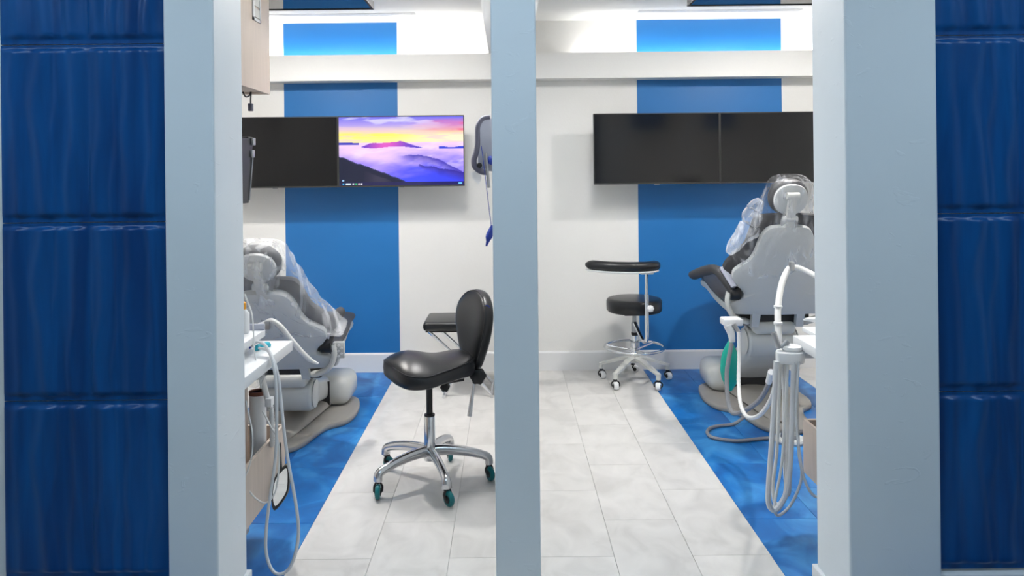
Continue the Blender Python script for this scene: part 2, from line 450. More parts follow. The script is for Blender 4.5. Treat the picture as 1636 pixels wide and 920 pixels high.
# ------------------------------------------------------------------ wavy blue wall panels
FOLDS = ((0.10, .045, .7, .015, .006, .3), (0.25, .05, 1.0, .03, .008, 1.1), (0.335, .03, .45, .02, .01, 2.6), (0.44, .04, .8, .02, .006, 3.9), (0.60, .045, .9, -.022, .006, .6), (0.69, .03, .5, .015, .01, 4.4), (0.78, .05, 1.0, .012, .008, 2.2), (0.90, .04, .8, -.018, .008, 1.5))
def wave_panel(x0, x1, z0, z1, root, seed, base):
    nx, nz = 110, 60
    W, H = x1 - x0, z1 - z0
    bm = BM(); grid = []
    for j in range(nz + 1):
        # finer rows near the two ends
        tt = j / nz; tt = 0.5 - 0.5 * math.cos(math.pi * tt); row = []
        z = z0 + 0.0015 + (H - 0.003) * tt
        e0, e1 = z - z0, z1 - z
        win = min(1, max(0, (e0 - 0.016) / 0.012)) * min(1, max(0, (e1 - 0.012) / 0.010))
        for i in range(nx + 1):
            s = i / nx; X = x0 + 0.0015 + (W - 0.003) * s
            h = 0.0
            for (c0, wd, amp, a1, a2, p1) in FOLDS:
                cc = c0 + a1 * math.sin(2 * math.pi * tt * 0.9 + p1) + a2 * math.sin(2 * math.pi * tt * 2.1 + 2 * p1)
                h = max(h, amp * math.exp(-((s - cc) / wd) ** 2))
            side = min(1, (X - x0 + 0.002) / 0.012, (x1 - X + 0.002) / 0.012)
            mid = min(1, abs(s - 0.52) / 0.025)
            d = 0.004 + (0.0045 + 0.012 * h) * win * side * (0.25 + 0.75 * mid)
            row.append(bm.verts.new((X, base - d, z)))
        grid.append(row)
    for j in range(nz):
        for i in range(nx):
            bm.faces.new((grid[j][i], grid[j][i + 1], grid[j + 1][i + 1], grid[j + 1][i]))
    # rim back to the wall
    edge = [grid[0][i] for i in range(nx + 1)] + [grid[j][nx] for j in range(1, nz + 1)] + [grid[nz][i] for i in range(nx - 1, -1, -1)] + [grid[j][0] for j in range(nz - 1, 0, -1)]
    back = [bm.verts.new((v.co.x, base, v.co.z)) for v in edge]
    for i in range(len(edge)):
        k_ = (i + 1) % len(edge); bm.faces.new((edge[k_], edge[i], back[i], back[k_]))
    return obj('wave_panel', bm, M['navy'], root, ang=60)
ZJ = [0.244, 0.80, 1.358, 1.916, 2.474]
for x0, x1, lab in ((-1.586, -1.062, 'column of glossy navy wavy wall panels left of the left pillar'), (1.331, 1.855, 'column of glossy navy wavy wall panels right of the right pillar')):
    t = thing('wavy_wall_cladding', ((x0 + x1) / 2, 2.36, 0.244), lab, 'wall panel', 'navy wall claddings')
    for a, b_ in zip(ZJ[:-1], ZJ[1:]): wave_panel(x0, x1, a, b_, t, 0, 2.358)
    ST('baseboard_front_' + ('left' if x0 < 0 else 'right'), M['trimw'], x0, x1, 2.335, 2.36, 0, 0.238, bev=0.004)

# ------------------------------------------------------------------ televisions on the far wall
def tv_picture(bm_w, bm_h):
    return None
def wall_tv(xc, lab, on=False):
    YT = 5.46; w2, z0, z1 = 0.4595, 1.407, 1.923
    t = thing('wall_television', (xc, YT, z0), lab, 'television', 'wall televisions')
    bobj('body', M['bplast'], t, xc - w2 + 0.0015, xc + w2 - 0.0015, YT + 0.001, YT + 0.03, z0, z1, bev=0.003)
    bobj('back_housing', M['bplast'], t, xc - 0.3, xc + 0.3, YT + 0.03, YT + 0.065, z0 + 0.06, z1 - 0.1, bev=0.012)
    bm = BM(); b2 = 0.007
    for a in ((xc - w2 + .0015, xc + w2 - .0015, z0, z0 + 0.011), (xc - w2 + .0015, xc + w2 - .0015, z1 - b2, z1), (xc - w2 + .0015, xc - w2 + b2, z0 + .011, z1 - b2), (xc + w2 - b2, xc + w2 - .0015, z0 + .011, z1 - b2)):
        box(bm, a[0], a[1], YT - 0.004, YT + 0.002, a[2], a[3])
    obj('bezel', bm, M['dark'], t)
    sx0, sx1, sz0, sz1 = xc - w2 + b2, xc + w2 - b2, z0 + 0.011, z1 - b2
    if not on: bobj('screen', M['screen'], t, sx0, sx1, YT - 0.0015, YT + 0.001, sz0, sz1)
    else: lit_screen(t, sx0, sx1, sz0, sz1, YT - 0.0015)
    bobj('maker_badge', M['steel'], t, xc - 0.018, xc + 0.018, YT - 0.002, YT + 0.004, z0 - 0.006, z0)
    # articulated wall mount
    bobj('mount_plate', M['dark'], t, xc - 0.2, xc + 0.2, YT + 0.065, YT + 0.08, z0 + 0.15, z0 + 0.36)
    tube_b = BM(); tube(tube_b, [(xc - 0.1, YT + 0.08, z0 + 0.255), (xc + 0.12, YT + 0.14, z0 + 0.255), (xc, YW - 0.02, z0 + 0.255)], 0.02, smooth=0)
    obj('mount_arm', tube_b, M['dark'], t)
    bobj('mount_wall_plate', M['dark'], t, xc - 0.12, xc + 0.12, YW - 0.022, YW - 0.0005, z0 + 0.13, z0 + 0.38)
    return t

def lit_screen(root, x0, x1, z0, z1, Y):
    nx, nz = 240, 134
    me = bpy.data.meshes.new('screen')
    V = [(x0 + (x1 - x0) * i / nx, Y, z0 + (z1 - z0) * j / nz) for j in range(nz + 1) for i in range(nx + 1)]
    F = [(j * (nx + 1) + i, j * (nx + 1) + i + 1, (j + 1) * (nx + 1) + i + 1, (j + 1) * (nx + 1) + i) for j in range(nz) for i in range(nx)]
    off = Vector(root.location)
    me.from_pydata([tuple(Vector(v) - off) for v in V], [], F)
    ca = me.color_attributes.new('picture', 'FLOAT_COLOR', 'POINT')
    def mix(a, b, t):
        t = max(0, min(1, t)); return [a[i] + (b[i] - a[i]) * t for i in range(3)]
    def ss(a, b, x):
        t = max(0, min(1, (x - a) / (b - a))); return t * t * (3 - 2 * t)
    fb = lambda x, y, o=4: noise.fractal(Vector((x, y, 3.1)), 0.9, 2.1, o)
    C = lambda r, g, b: list(srgb(r, g, b)[:3])
    sky = [(0.62, C(255, 226, 150)), (0.66, C(252, 236, 140)), (0.74, C(250, 232, 90)), (0.80, C(226, 200, 190)), (0.88, C(168, 150, 225)), (1.0, C(104, 104, 222))]
    def picture(s, t):
        # sky
        if t >= 0.62:
            c = sky[-1][1]
            for (a, ca_), (b, cb_) in zip(sky[:-1], sky[1:]):
                if a <= t <= b: c = mix(ca_, cb_, (t - a) / (b - a)); break
            cl = fb(s * 3.0 - t * 2, t * 9.0)
            c = mix(c, C(230, 225, 250), ss(0.05, 0.45, cl) * 0.6 * ss(0.8, 0.95, t))
            pk = ss(0.5, 0.95, s) * ss(0.72, 0.82, t) * (1 - ss(0.9, 0.99, t))
            c = mix(c, C(232, 84, 130), pk * (0.45 + 0.8 * max(0, fb(s * 4 + 7, t * 14))))
            c = mix(c, C(240, 226, 214), ss(0.35, 0.95, s) * (1 - ss(0.72, 0.80, t)) * 0.75)
            c = mix(c, C(225, 190, 205), 0.55 * ss(-0.05, 0.35, fb(s * 2.2 + 5, t * 16)) * (1 - ss(0.84, 0.92, t)))
        else:
            # sea of mist
            c = mix(C(58, 72, 235), C(232, 196, 244), ss(0.05, 0.58, t + 0.10 * math.sin(s * 6) + 0.12 * fb(s * 3 + t * 4, t * 6 - s * 3)))
            c = mix(c, C(235, 215, 250), 0.55 * ss(0.1, 0.5, fb(s * 2.5 + t * 5, t * 7 - s * 4)) * ss(0.15, 0.4, t))
            c = mix(c, C(60, 60, 235), ss(0.0, 1.0, 1 - abs(t - 0.22 + 0.25 * (s - 0.5)) / 0.16) * 0.5 * (1 - s * 0.4))
        # far ridge
        r1 = 0.615 + 0.035 * max(0, fb(s * 9, 1.3)) + 0.02 * math.exp(-((s - 0.5) / 0.12) ** 2)
        l1 = 0.565 + 0.02 * math.sin(s * 17)
        l1 = 0.555 + 0.012 * math.sin(s * 17); r1 = min(r1, l1 + 0.9 * max(0, s - 0.17), l1 + 0.45 * max(0, 0.68 - s))
        if 0.18 < s < 0.67 and l1 < t < r1: c = mix(C(70, 55, 190), C(215, 90, 190), math.exp(-((s - 0.38) / 0.13) ** 2))
        if s < 0.16 and 0.59 < t < 0.63 - 0.1 * max(0, s - 0.08): c = C(62, 60, 180)
        if s > 0.80 and 0.525 < t < 0.555 + 0.01 * math.sin(s * 40): c = C(58, 70, 205)
        # middle ridges
        m1 = 0.44 - 1.2 * (s - 0.55) ** 2 + 0.03 * fb(s * 7, 9.2) - 0.06 * max(0, s - 0.8) * 5 * 0.3
        if s > 0.42 and t < m1 and t > m1 - 0.13: c = mix(c, C(64, 52, 170), (1 - (m1 - t) / 0.13) * ss(0.45, 0.6, s))
        m2 = 0.30 - 0.33 * (s - 0.64) + 0.02 * fb(s * 11, 4.2)
        if s > 0.64 and t < m2 and t > m2 - 0.18: c = mix(C(52, 40, 150), c, (m2 - t) / (0.05 + 0.13 * (s - 0.64) * 3))
        # dark foreground slope
        d1 = 0.42 - 0.62 * s - 0.12 * s * s + 0.018 * fb(s * 14, 2.2)
        if t < d1: c = mix(C(20, 26, 52), C(40, 44, 90), ss(0.03, 0, d1 - t))
        if t < d1 - 0.08 and 0.2 < s < 0.5: c = mix(c, C(70, 62, 84), 0.5 * math.exp(-((s - 0.33) / 0.1) ** 2))
        # task bar
        if t < 0.045:
            c = mix(C(24, 28, 66), C(34, 30, 96), s)
            for a, b, k in ((0.025, 0.04, C(60, 170, 230)), (0.05, 0.095, C(205, 225, 240)), (0.105, 0.12, C(210, 214, 226)), (0.128, 0.143, C(60, 190, 110)), (0.15, 0.165, C(225, 190, 200)), (0.172, 0.185, C(220, 220, 230)), (0.955, 0.985, C(110, 190, 235))):
                if a < s < b and 0.01 < t < 0.037: c = k
        if 0.022 < s < 0.04 and 0.06 < t < 0.085: c = C(150, 190, 225)
        return c
    vals = []
    for j in range(nz + 1):
        for i in range(nx + 1):
            c = picture(i / nx, j / nz); vals += [c[0], c[1], c[2], 1.0]
    ca.data.foreach_set('color', vals)
    m = bpy.data.materials.new('lit_screen_picture'); m.use_nodes = True
    t = m.node_tree; N, L = t.nodes, t.links; b = N['Principled BSDF']
    at = N.new('ShaderNodeAttribute'); at.attribute_name = 'picture'
    b.inputs['Base Color'].default_value = (0.006, 0.006, 0.007, 1); b.inputs['Roughness'].default_value = 0.12
    L.new(at.outputs['Color'], b.inputs['Emission Color']); b.inputs['Emission Strength'].default_value = 1.12
    me.materials.append(m)
    o = bpy.data.objects.new('screen', me); link(o); o.parent = root
    o['label'] = 'lit screen showing a sunset over misty mountains'

XTL, XTR = -1.231, 1.545
wall_tv(XTL - 0.4595, 'switched-off black wall television left of the lit one, above the left chair')
wall_tv(XTL + 0.4595, 'wall television showing a sunset over misty mountains', True)
wall_tv(XTR - 0.4595, 'switched-off black wall television above the round stool')
wall_tv(XTR + 0.4595, 'switched-off black wall television above the headrest of the right chair')
# ceiling televisions, screens facing down
for x0, lab in ((-1.637, 'black television under the ceiling of the left bay, screen facing down'), (0.985, 'black television under the ceiling of the right bay, screen facing down')):
    x1, y0, y1, z = x0 + 0.92, 3.57, 4.09, 2.40
    t = thing('ceiling_television', ((x0 + x1) / 2, (y0 + y1) / 2, CEIL), lab, 'television', 'ceiling televisions')
    bobj('body', M['bplast'], t, x0, x1, y0, y1, z, z + 0.04, bev=0.004)
    bm = BM()
    for a in ((x0, x1, y0, y0 + .016), (x0, x1, y1 - .016, y1), (x0, x0 + .012, y0 + .016, y1 - .016), (x1 - .012, x1, y0 + .016, y1 - .016)): box(bm, *a, z - 0.005, z + 0.002)
    obj('bezel', bm, M['dark'], t)
    bobj('screen', M['screen_up'], t, x0 + .012, x1 - .012, y0 + .016, y1 - .016, z - 0.002, z + 0.001)
    bm = lathe(BM(), [(0.03, z + 0.04), (0.03, CEIL - 0.015), (0.08, CEIL - 0.015), (0.08, CEIL)], ((x0 + x1) / 2, (y0 + y1) / 2, 0))
    obj('ceiling_mount', bm, M['dark'], t)

# ------------------------------------------------------------------ dental chairs
def dental_chair(xc, yb, z0, rec, lab, side, pad=False):
    """xc centre line, yb distance of the foot of the backrest, z0 its height, rec recline"""
    t = thing('dental_chair', (xc, yb + 0.3, 0), lab, 'dental chair', 'patient chairs')
    d = Vector((0, -math.sin(rec), math.cos(rec))); n = Vector((0, math.cos(rec), math.sin(rec)))
    P0 = Vector((xc, yb, z0))
    f = lambda s, tt, w_: P0 + Vector((s, 0, 0)) + d * tt + n * w_
    def sym(half): return smooth_outline([(a, b) for a, b in half] + [(-a, b) for a, b in reversed(half)], 4)
    # floor plate
    Y0 = yb + 0.15
    half = [(0.0, -0.36), (0.10, -0.34), (0.15, -0.25), (0.18, -0.10), (0.22, 0.02), (0.30, 0.10), (0.335, 0.24), (0.32, 0.44), (0.27, 0.58), (0.14, 0.64)]
    pl = smooth_outline([(a, b) for a, b in half] + [(-a, b) for a, b in reversed(half[1:])], 4)
    pl = [(xc + a, Y0 + b) for a, b in pl]
    obj('floor_plate', prism(BM(), pl, 0.0, 0.032, bev=0.014), M['plate'], t)
    # raised spine of the plate
    bm = BM(); tube(bm, [(xc, Y0 - 0.25, 0.03), (xc, Y0, 0.045), (xc, Y0 + 0.4, 0.05)], [0.05, 0.16], seg=14, flat=0.3); obj('plate_spine', bm, M['plate'], t)
    # front housing of the lift
    hs = BM(); box(hs, xc - 0.27, xc + 0.27, yb + 0.50, yb + 0.82, 0.03, 0.215, bev=0.07, seg=4); obj('lift_housing', hs, M['unit'], t)
    # pivot drum and lift arm
    zd = max(z0 - 0.205, 0.18)
    dr = BM(); lathe(dr, [(0.07, -0.15), (0.088, -0.142), (0.095, -0.13), (0.095, 0.13), (0.088, 0.142), (0.07, 0.15)], (xc, yb + 0.14, zd), 'x', 30); dm = obj('pivot_drum', dr, M['unit'], t)
    for sg in (-1, 1):
        obj('drum_cap', lathe(BM(), [(0.0, 0), (0.078, 0), (0.08, 0.006 * sg), (0.06, 0.012 * sg), (0, 0.014 * sg)], (xc + sg * 0.149, yb + 0.14, zd), 'x', 30), M['unit'], dm)
    def sec(y, z, hw, hh, tilt):
        o = []
        for k in range(20):
            a = 2 * math.pi * k / 20; cx_ = math.copysign(abs(math.cos(a)) ** 0.5, math.cos(a)) * hw; cz_ = math.copysign(abs(math.sin(a)) ** 0.5, math.sin(a)) * hh
            o.append(Vector((xc + cx_, y - cz_ * math.sin(tilt), z + cz_ * math.cos(tilt))))
        return o
    ang_ = math.atan2(0.13 - zd, 0.5)
    am = BM(); loft(am, [sec(yb + 0.14, zd, 0.118, 0.085, ang_), sec(yb + 0.30, zd + (0.13 - zd) * 0.33, 0.135, 0.08, ang_), sec(yb + 0.62, 0.13, 0.15, 0.075, ang_ * 0.4)])
    obj('lift_arm', am, M['unit'], t)
    obj('arm_seam', box(BM(), xc - 0.152, xc + 0.152, yb + 0.478, yb + 0.486, 0.05, 0.2), M['dark'], t)
    # column from drum up to the seat frame
    zs = z0 - 0.03
    uf = BM(); box(uf, xc - 0.125, xc + 0.125, yb + 0.02, yb + 0.5, zd + 0.06, zs - 0.035, bev=0.03, seg=3); obj('seat_carrier', uf, M['unit'], t)
    obj('mechanism', box(BM(), xc - 0.21, xc + 0.21, yb + 0.04, yb + 0.14, zs - 0.06, zs + 0.06, bev=0.01), M['dark'], t)
    # seat
    so = smooth_outline([(xc - 0.22, yb + 0.10), (xc - 0.27, yb + 0.2), (xc - 0.27, yb + 0.5), (xc - 0.23, yb + 0.8), (xc - 0.2, yb + 1.02), (xc, yb + 1.08), (xc + 0.2, yb + 1.02), (xc + 0.23, yb + 0.8), (xc + 0.27, yb + 0.5), (xc + 0.27, yb + 0.2), (xc + 0.22, yb + 0.10)], 4)
    rise = lambda y: zs + 0.03 + 0.10 * (max(0, y - yb - 0.1)) - 0.10 * max(0, y - yb - 0.6)
    sb = BM(); pillow(sb, so, lambda X, Y: rise(Y) + 0.08, lambda X, Y: rise(Y)); obj('seat_cushion', sb, M['char'], t)
    sb = BM(); pillow(sb, [(xc + (a - xc) * 0.93, b) for a, b in so], lambda X, Y: rise(Y) + 0.02, lambda X, Y: rise(Y) - 0.05, p=4); obj('seat_shell', sb, M['shell'], t)
    # backrest
    half = [(0.20, -0.005), (0.265, 0.0), (0.292, 0.03), (0.287, 0.07), (0.25, 0.095), (0.222, 0.12), (0.235, 0.155), (0.27, 0.19), (0.292, 0.235), (0.288, 0.28), (0.25, 0.315), (0.205, 0.35), (0.178, 0.40), (0.165, 0.45), (0.15, 0.50), (0.12, 0.545), (0.07, 0.562)]
    so = sym(half)
    bm = BM(); pillow(bm, so, lambda s, tt: 0.02, lambda s, tt: -0.028 - 0.02 * max(0, 1 - (s / 0.3) ** 2), rings=8, p=5, f=f, c=(0, 0.22)); sh = obj('back_shell', bm, M['shell'], t)
    cu = [(0.19, 0.06), (0.26, 0.10), (0.305, 0.16), (0.335, 0.24), (0.325, 0.30), (0.28, 0.36), (0.225, 0.43), (0.20, 0.52), (0.18, 0.585), (0.12, 0.615)]
    bm = BM(); pillow(bm, sym(cu), lambda s, tt: 0.10 - 0.03 * (1 - min(1, (s / 0.3) ** 2)), lambda s, tt: 0.0, rings=8, p=3, f=f, c=(0, 0.3)); obj('back_cushion', bm, M['char'], t)
    for sg in (-1, 1):
        bm = BM(); prism(bm, [(sg * 0.105, 0.02), (sg * 0.155, 0.02), (sg * 0.153, -0.085), (sg * 0.110, -0.085)] if sg > 0 else [(sg * 0.155, 0.02), (sg * 0.105, 0.02), (sg * 0.110, -0.085), (sg * 0.153, -0.085)], -0.034, 0.0, f=f)
        obj('shell_tab', bm, M['shell'], t)
    # headrest
    hc = 0.715
    ov = [(0.112 * math.copysign(abs(math.cos(a)) ** 0.8, math.cos(a)), hc + 0.104 * math.sin(a)) for a in [2 * math.pi * k / 32 for k in range(32)]]
    bm = BM(); pillow(bm, ov, lambda s, tt: 0.085, lambda s, tt: 0.0, p=3, f=f); hd = obj('headrest_cushion', bm, M['char'], t)
    bm = BM(); pillow(bm, [(a * 0.86, hc + (b - hc) * 0.86) for a, b in ov], lambda s, tt: 0.01, lambda s, tt: -0.018, p=5, f=f); obj('headrest_shell', bm, M['shell'], t)
    bm = BM(); prism(bm, [(-0.025, 0.56), (0.025, 0.56), (0.022, 0.755), (-0.022, 0.755)], -0.042, -0.018, f=f); obj('headrest_bar', bm, M['unit'], t)
    bm = BM(); tube(bm, [f(-0.034, 0.745, -0.03), f(0.034, 0.745, -0.03)], 0.02, smooth=0, seg=14); obj('headrest_hinge', bm, M['unit'], t)
    bm = BM(); tube(bm, [f(-0.04, 0.605, -0.028), f(0.04, 0.605, -0.028)], 0.018, smooth=0, seg=14); obj('headrest_hinge', bm, M['unit'], t)
    # armrests
    for sg in (-1, 1):
        X = xc + sg * 0.27
        ra = BM(); zp = z0 + 0.12; ya = yb - 0.07
        q0 = Vector((X, ya, zp))
        if pad: pth = [q0, (X + sg * 0.02, ya, zp + 0.07), (X + sg * 0.045, ya + 0.02, zp + 0.15), (X + sg * 0.055, ya + 0.10, zp + 0.165)]
        else: pth = [q0, (X + sg * 0.035, ya + 0.03, zp + 0.065), (X + sg * 0.075, ya + 0.10, zp + 0.125), (X + sg * 0.095, ya + 0.28, zp + 0.10), (X + sg * 0.095, ya + 0.58, zp + 0.03)]
        tube(ra, pth, 0.036, seg=14, flat=0.8); ar = obj('armrest', ra, M['char'], t)
        obj('armrest_pivot', lathe(BM(), [(0.0, -0.03), (0.034, -0.03), (0.038, -0.02), (0.038, 0.02), (0.034, 0.03), (0, 0.03)], q0, 'x', 20), M['bplast'], ar)
        bm = BM(); tube(bm, [(X + sg * 0.012, ya - 0.03, zp + 0.045), (X + sg * (0.03 if pad else 0.055), ya + (0.0 if pad else 0.04), zp + 0.15)], [0.022, 0.03], smooth=0, seg=12, flat=0.55); obj('armrest_side', bm, M['lav'], ar)
        bm = BM(); tube(bm, [(X + sg * 0.032, ya + 0.01, zp + 0.01), (X + sg * 0.036, ya + 0.02, zp - 0.06), (X + sg * 0.005, ya + 0.04, zp - 0.13), (X - sg * 0.07, ya + 0.08, zp - 0.175), (X - sg * 0.13, ya + 0.14, zp - 0.185)], 0.026, seg=12, flat=0.6)
        obj('armrest_bracket', bm, M['unit'], t)
    return t, f

chR, fR = dental_chair(1.59, 4.46, 0.66, R(19), 'grey dental patient chair in the right bay, raised and upright', -1)
chL, fL = dental_chair(-1.285, 4.24, 0.43, R(33), 'grey dental patient chair in the left bay, low and reclined', 1, True)

def cover(name, lab, f, half, w0, w1, seed, m='film'):
    """crumpled clear film bag pulled over a headrest"""
    so = smooth_outline([(a, b) for a, b in half[0]] + [(a, b) for a, b in reversed(half[1])], 6)
    def g(s, tt, w_):
        q = f(s, tt, w_)
        k = noise.fractal(q * 9 + Vector((seed, 0, 0)), 0.9, 2.0, 2) * 0.016
        k2 = noise.noise(q * 24 + Vector((0, seed, 0))) * 0.003
        return f(s + k * 0.6, tt + k2, w_ + k + k2)
    bm = BM(); pillow(bm, so, lambda s, tt: w1, lambda s, tt: w0, rings=12, p=4, f=g)
    r = f(0, half[0][0][1], 0)
    o = obj(name, bm, M[m], None, label=lab, cat='cover', group='clear film covers', ang=180)
    return o
cL = cover('film_cover', 'crumpled clear plastic bag over the headrest of the left chair', fL,
      ([(0.33, 0.245), (0.345, 0.28), (0.25, 0.48), (0.19, 0.64), (0.16, 0.76), (0.10, 0.835)], [(-0.33, 0.22), (-0.345, 0.27), (-0.26, 0.46), (-0.19, 0.62), (-0.15, 0.77), (-0.09, 0.84)]), -0.075, 0.13, 3)
cR = cover('film_cover', 'crumpled clear plastic bag over the headrest of the right chair', fR,
      ([(0.20, 0.28), (0.26, 0.36), (0.22, 0.50), (0.14, 0.62), (0.128, 0.74), (0.09, 0.83)], [(-0.16, 0.22), (-0.30, 0.36), (-0.26, 0.50), (-0.17, 0.62), (-0.13, 0.74), (-0.08, 0.83)]), -0.075, 0.13, 11, 'film2')
# bunched loose end of the right bag
bm = BM()
pts = [fR(-0.155, 0.70, 0.03), fR(-0.19, 0.64, 0.03), fR(-0.20, 0.56, 0.02), fR(-0.25, 0.47, 0.02), fR(-0.31, 0.37, 0.03)]
pts = catmull(pts, 12); secs = []
for i, p in enumerate(pts):
    tt = i / (len(pts) - 1); rr = 0.006 + 0.050 * math.sin(math.pi * (0.06 + tt * 0.86)) ** 0.8 * (1 + 0.1 * math.sin(tt * 23)) ; s_, u_ = frame_from((pts[min(i + 1, len(pts) - 1)] - pts[max(i - 1, 0)]))
    secs.append([p + (s_ * math.cos(a) + u_ * math.sin(a)) * rr * (1 + 0.35 * noise.noise(Vector((math.cos(a) * 3, math.sin(a) * 3, tt * 3))) + 0.2 * noise.noise(Vector((math.cos(a) * 7, math.sin(a) * 7, tt * 9)))) for a in [2 * math.pi * k / 44 for k in range(44)]])
loft(bm, secs); obj('bunched_end', bm, M['film'], cR, ang=180)

# keypad beside the left chair
kp = P(541, 559, 4.42)
t = chL
bm = BM(); box(bm, kp.x - 0.032, kp.x + 0.034, kp.y, kp.y + 0.02, kp.z - 0.05, kp.z + 0.048, bev=0.005); kpo = obj('keypad', bm, M['shell'], t)
for dx, dz in ((0, 0.026), (-0.016, 0.01), (0.016, 0.01), (0, -0.006), (-0.016, -0.022), (0.016, -0.022), (0, -0.036)):
    bm = BM(); prism(bm, [(kp.x + dx - 0.010, kp.z + dz), (kp.x + dx, kp.z + dz - 0.008), (kp.x + dx + 0.010, kp.z + dz), (kp.x + dx, kp.z + dz + 0.008)], -kp.y, -kp.y + 0.003, f=lambda a, b, c: Vector((a, -c, b)))
    obj('key', bm, M['white'], kpo)
bm = BM(); tube(bm, [(kp.x, kp.y + 0.01, kp.z - 0.04), (kp.x - 0.03, kp.y + 0.03, kp.z - 0.09), (-1.1, kp.y + 0.05, kp.z - 0.06)], 0.012); obj('keypad_arm', bm, M['unit'], t)

# ------------------------------------------------------------------ saddle stool
def caster(root, c, z_top, wheel_m, fork_m, r=0.032, yaw=0.0, th=0.011):
    c = Vector(c); ax = Vector((math.cos(yaw), math.sin(yaw), 0)); fw = Vector((-ax.y, ax.x, 0))
    def ring(rr, h):
        return [c + ax * h + fw * (rr * math.cos(a)) + Vector((0, 0, r + rr * math.sin(a))) for a in [2 * math.pi * k / 24 for k in range(24)]]
    bm = BM(); loft(bm, [ring(r * 0.5, -th), ring(r * 0.85, -th), ring(r, -th * 0.5), ring(r, th * 0.5), ring(r * 0.85, th), ring(r * 0.5, th)])
    cst = obj('caster', bm, wheel_m, root, world=False)
    bm = BM(); loft(bm, [ring(r * 0.52, -th * 1.25), ring(r * 0.52, th * 1.25)]); loft(bm, [ring(r * 0.18, -th * 1.6), ring(r * 0.18, th * 1.6)])
    h = obj('hub', bm, fork_m, cst, world=False)
    bm = BM()
    for s in (-1, 1):
        q = c + ax * (s * th * 1.7)
        tube(bm, [q + Vector((0, 0, r)), q + fw * 0.012 + Vector((0, 0, r * 1.6)), q * 0.5 + (c + fw * 0.018) * 0.5 + Vector((0, 0, r * 2.15))], 0.005, seg=8, flat=1.2)
    tube(bm, [c + fw * 0.018 + Vector((0, 0, r * 2.0)), c + fw * 0.018 + Vector((0, 0, z_top))], 0.014, smooth=0, seg=14)
    obj('fork', bm, fork_m, cst, world=False)
    return fw * 0.018

ST_C = Vector((-0.393, 3.665, 0))
saddle = thing('saddle_stool', ST_C, 'black vinyl saddle stool with chrome base and teal casters', 'stool')
for k, (ang, yaw) in enumerate(((3, 0.5), (75, 0.2), (147, 1.0), (219, 0.05), (291, 0.7))):
    a = R(ang); e = Vector((math.cos(a), math.sin(a), 0)); Rr = 0.285
    off = Vector((-math.sin(yaw), math.cos(yaw), 0)) * 0.018
    caster(saddle, e * Rr - off, 0.085, M['tealw'], M['bplast'], 0.034, yaw)
    bm = BM()
    pth = catmull([e * 0.01 + Vector((0, 0, 0.150)), e * 0.07 + Vector((0, 0, 0.152)), e * 0.17 + Vector((0, 0, 0.142)), e * 0.255 + Vector((0, 0, 0.122)), e * 0.284 + Vector((0, 0, 0.106)), e * 0.288 + Vector((0, 0, 0.078))], 5)
    sd = Vector((-e.y, e.x, 0)); secs = []
    for i, p in enumerate(pth):
        tt = i / (len(pth) - 1); dd = (pth[min(i + 1, len(pth) - 1)] - pth[max(i - 1, 0)]).normalized(); up = sd.cross(dd)
        hw = 0.025 - 0.006 * math.sin(math.pi * tt); hh = 0.029 - 0.009 * min(1, tt * 1.6)
        secs.append([p + sd * (hw * math.cos(q)) + up * (hh * math.sin(q)) for q in [2 * math.pi * j / 14 for j in range(14)]])
    loft(bm, secs); obj('leg', bm, M['alu'], saddle, world=False, ang=60)
obj('column_sleeve', lathe(BM(), [(0.028, 0.105), (0.03, 0.115), (0.028, 0.17), (0.026, 0.315), (0.024, 0.32)]), M['chrome'], saddle, world=False)
obj('sleeve_collar', lathe(BM(), [(0.024, 0.318), (0.026, 0.320), (0.026, 0.328), (0.018, 0.331)]), M['bplast'], saddle, world=False)
obj('gas_piston', lathe(BM(), [(0.0155, 0.325), (0.0155, 0.485)]), M['bplast'], saddle, world=False)
SA = R(206)                                    # the way the sitter faces
fx = Vector((math.cos(SA), math.sin(SA), 0)); fy = Vector((-fx.y, fx.x, 0))
SF = lambda a, b, c: fx * a + fy * b + Vector((0, 0, c))
bm = BM(); prism(bm, [(-0.17, -0.035), (0.10, -0.06), (0.10, 0.06), (-0.17, 0.035)], 0.475, 0.50, f=SF); obj('mechanism_plate', bm, M['bplast'], saddle, world=False)
half = [(0.205, 0.0), (0.20, 0.10), (0.165, 0.185), (0.08, 0.215), (-0.02, 0.185), (-0.11, 0.15), (-0.185, 0.12), (-0.215, 0.06)]
so = smooth_outline(half + [(a, -b) for a, b in reversed(half[1:])], 5)
def ztop(a, b):
    return 0.605 + 0.038 * math.exp(-((a - 0.10) / 0.11) ** 2) * (1 - 0.8 * (b / 0.22) ** 2) + 0.018 * math.exp(-((a + 0.2) / 0.08) ** 2) - 0.9 * b * b
def zbot(a, b): return 0.508 + 0.005 * math.cos(a * 9) - 0.25 * b * b - 0.04 * max(0, a)
bm = BM(); pillow(bm, so, ztop, zbot, rings=10, p=4.6, f=SF, c=(0, 0)); obj('seat', bm, M['black'], saddle, world=False, ang=180)
bm = BM(); pp = [SF(a * 1.0, b * 1.0, (ztop(a, b) + zbot(a, b)) / 2 + 0.034) - (fx * a + fy * b).normalized() * 0.006 for a, b in so]
tube(bm, pp + [pp[0]], 0.0035, seg=6, smooth=0); obj('seat_piping', bm, M['black'], saddle, world=False)
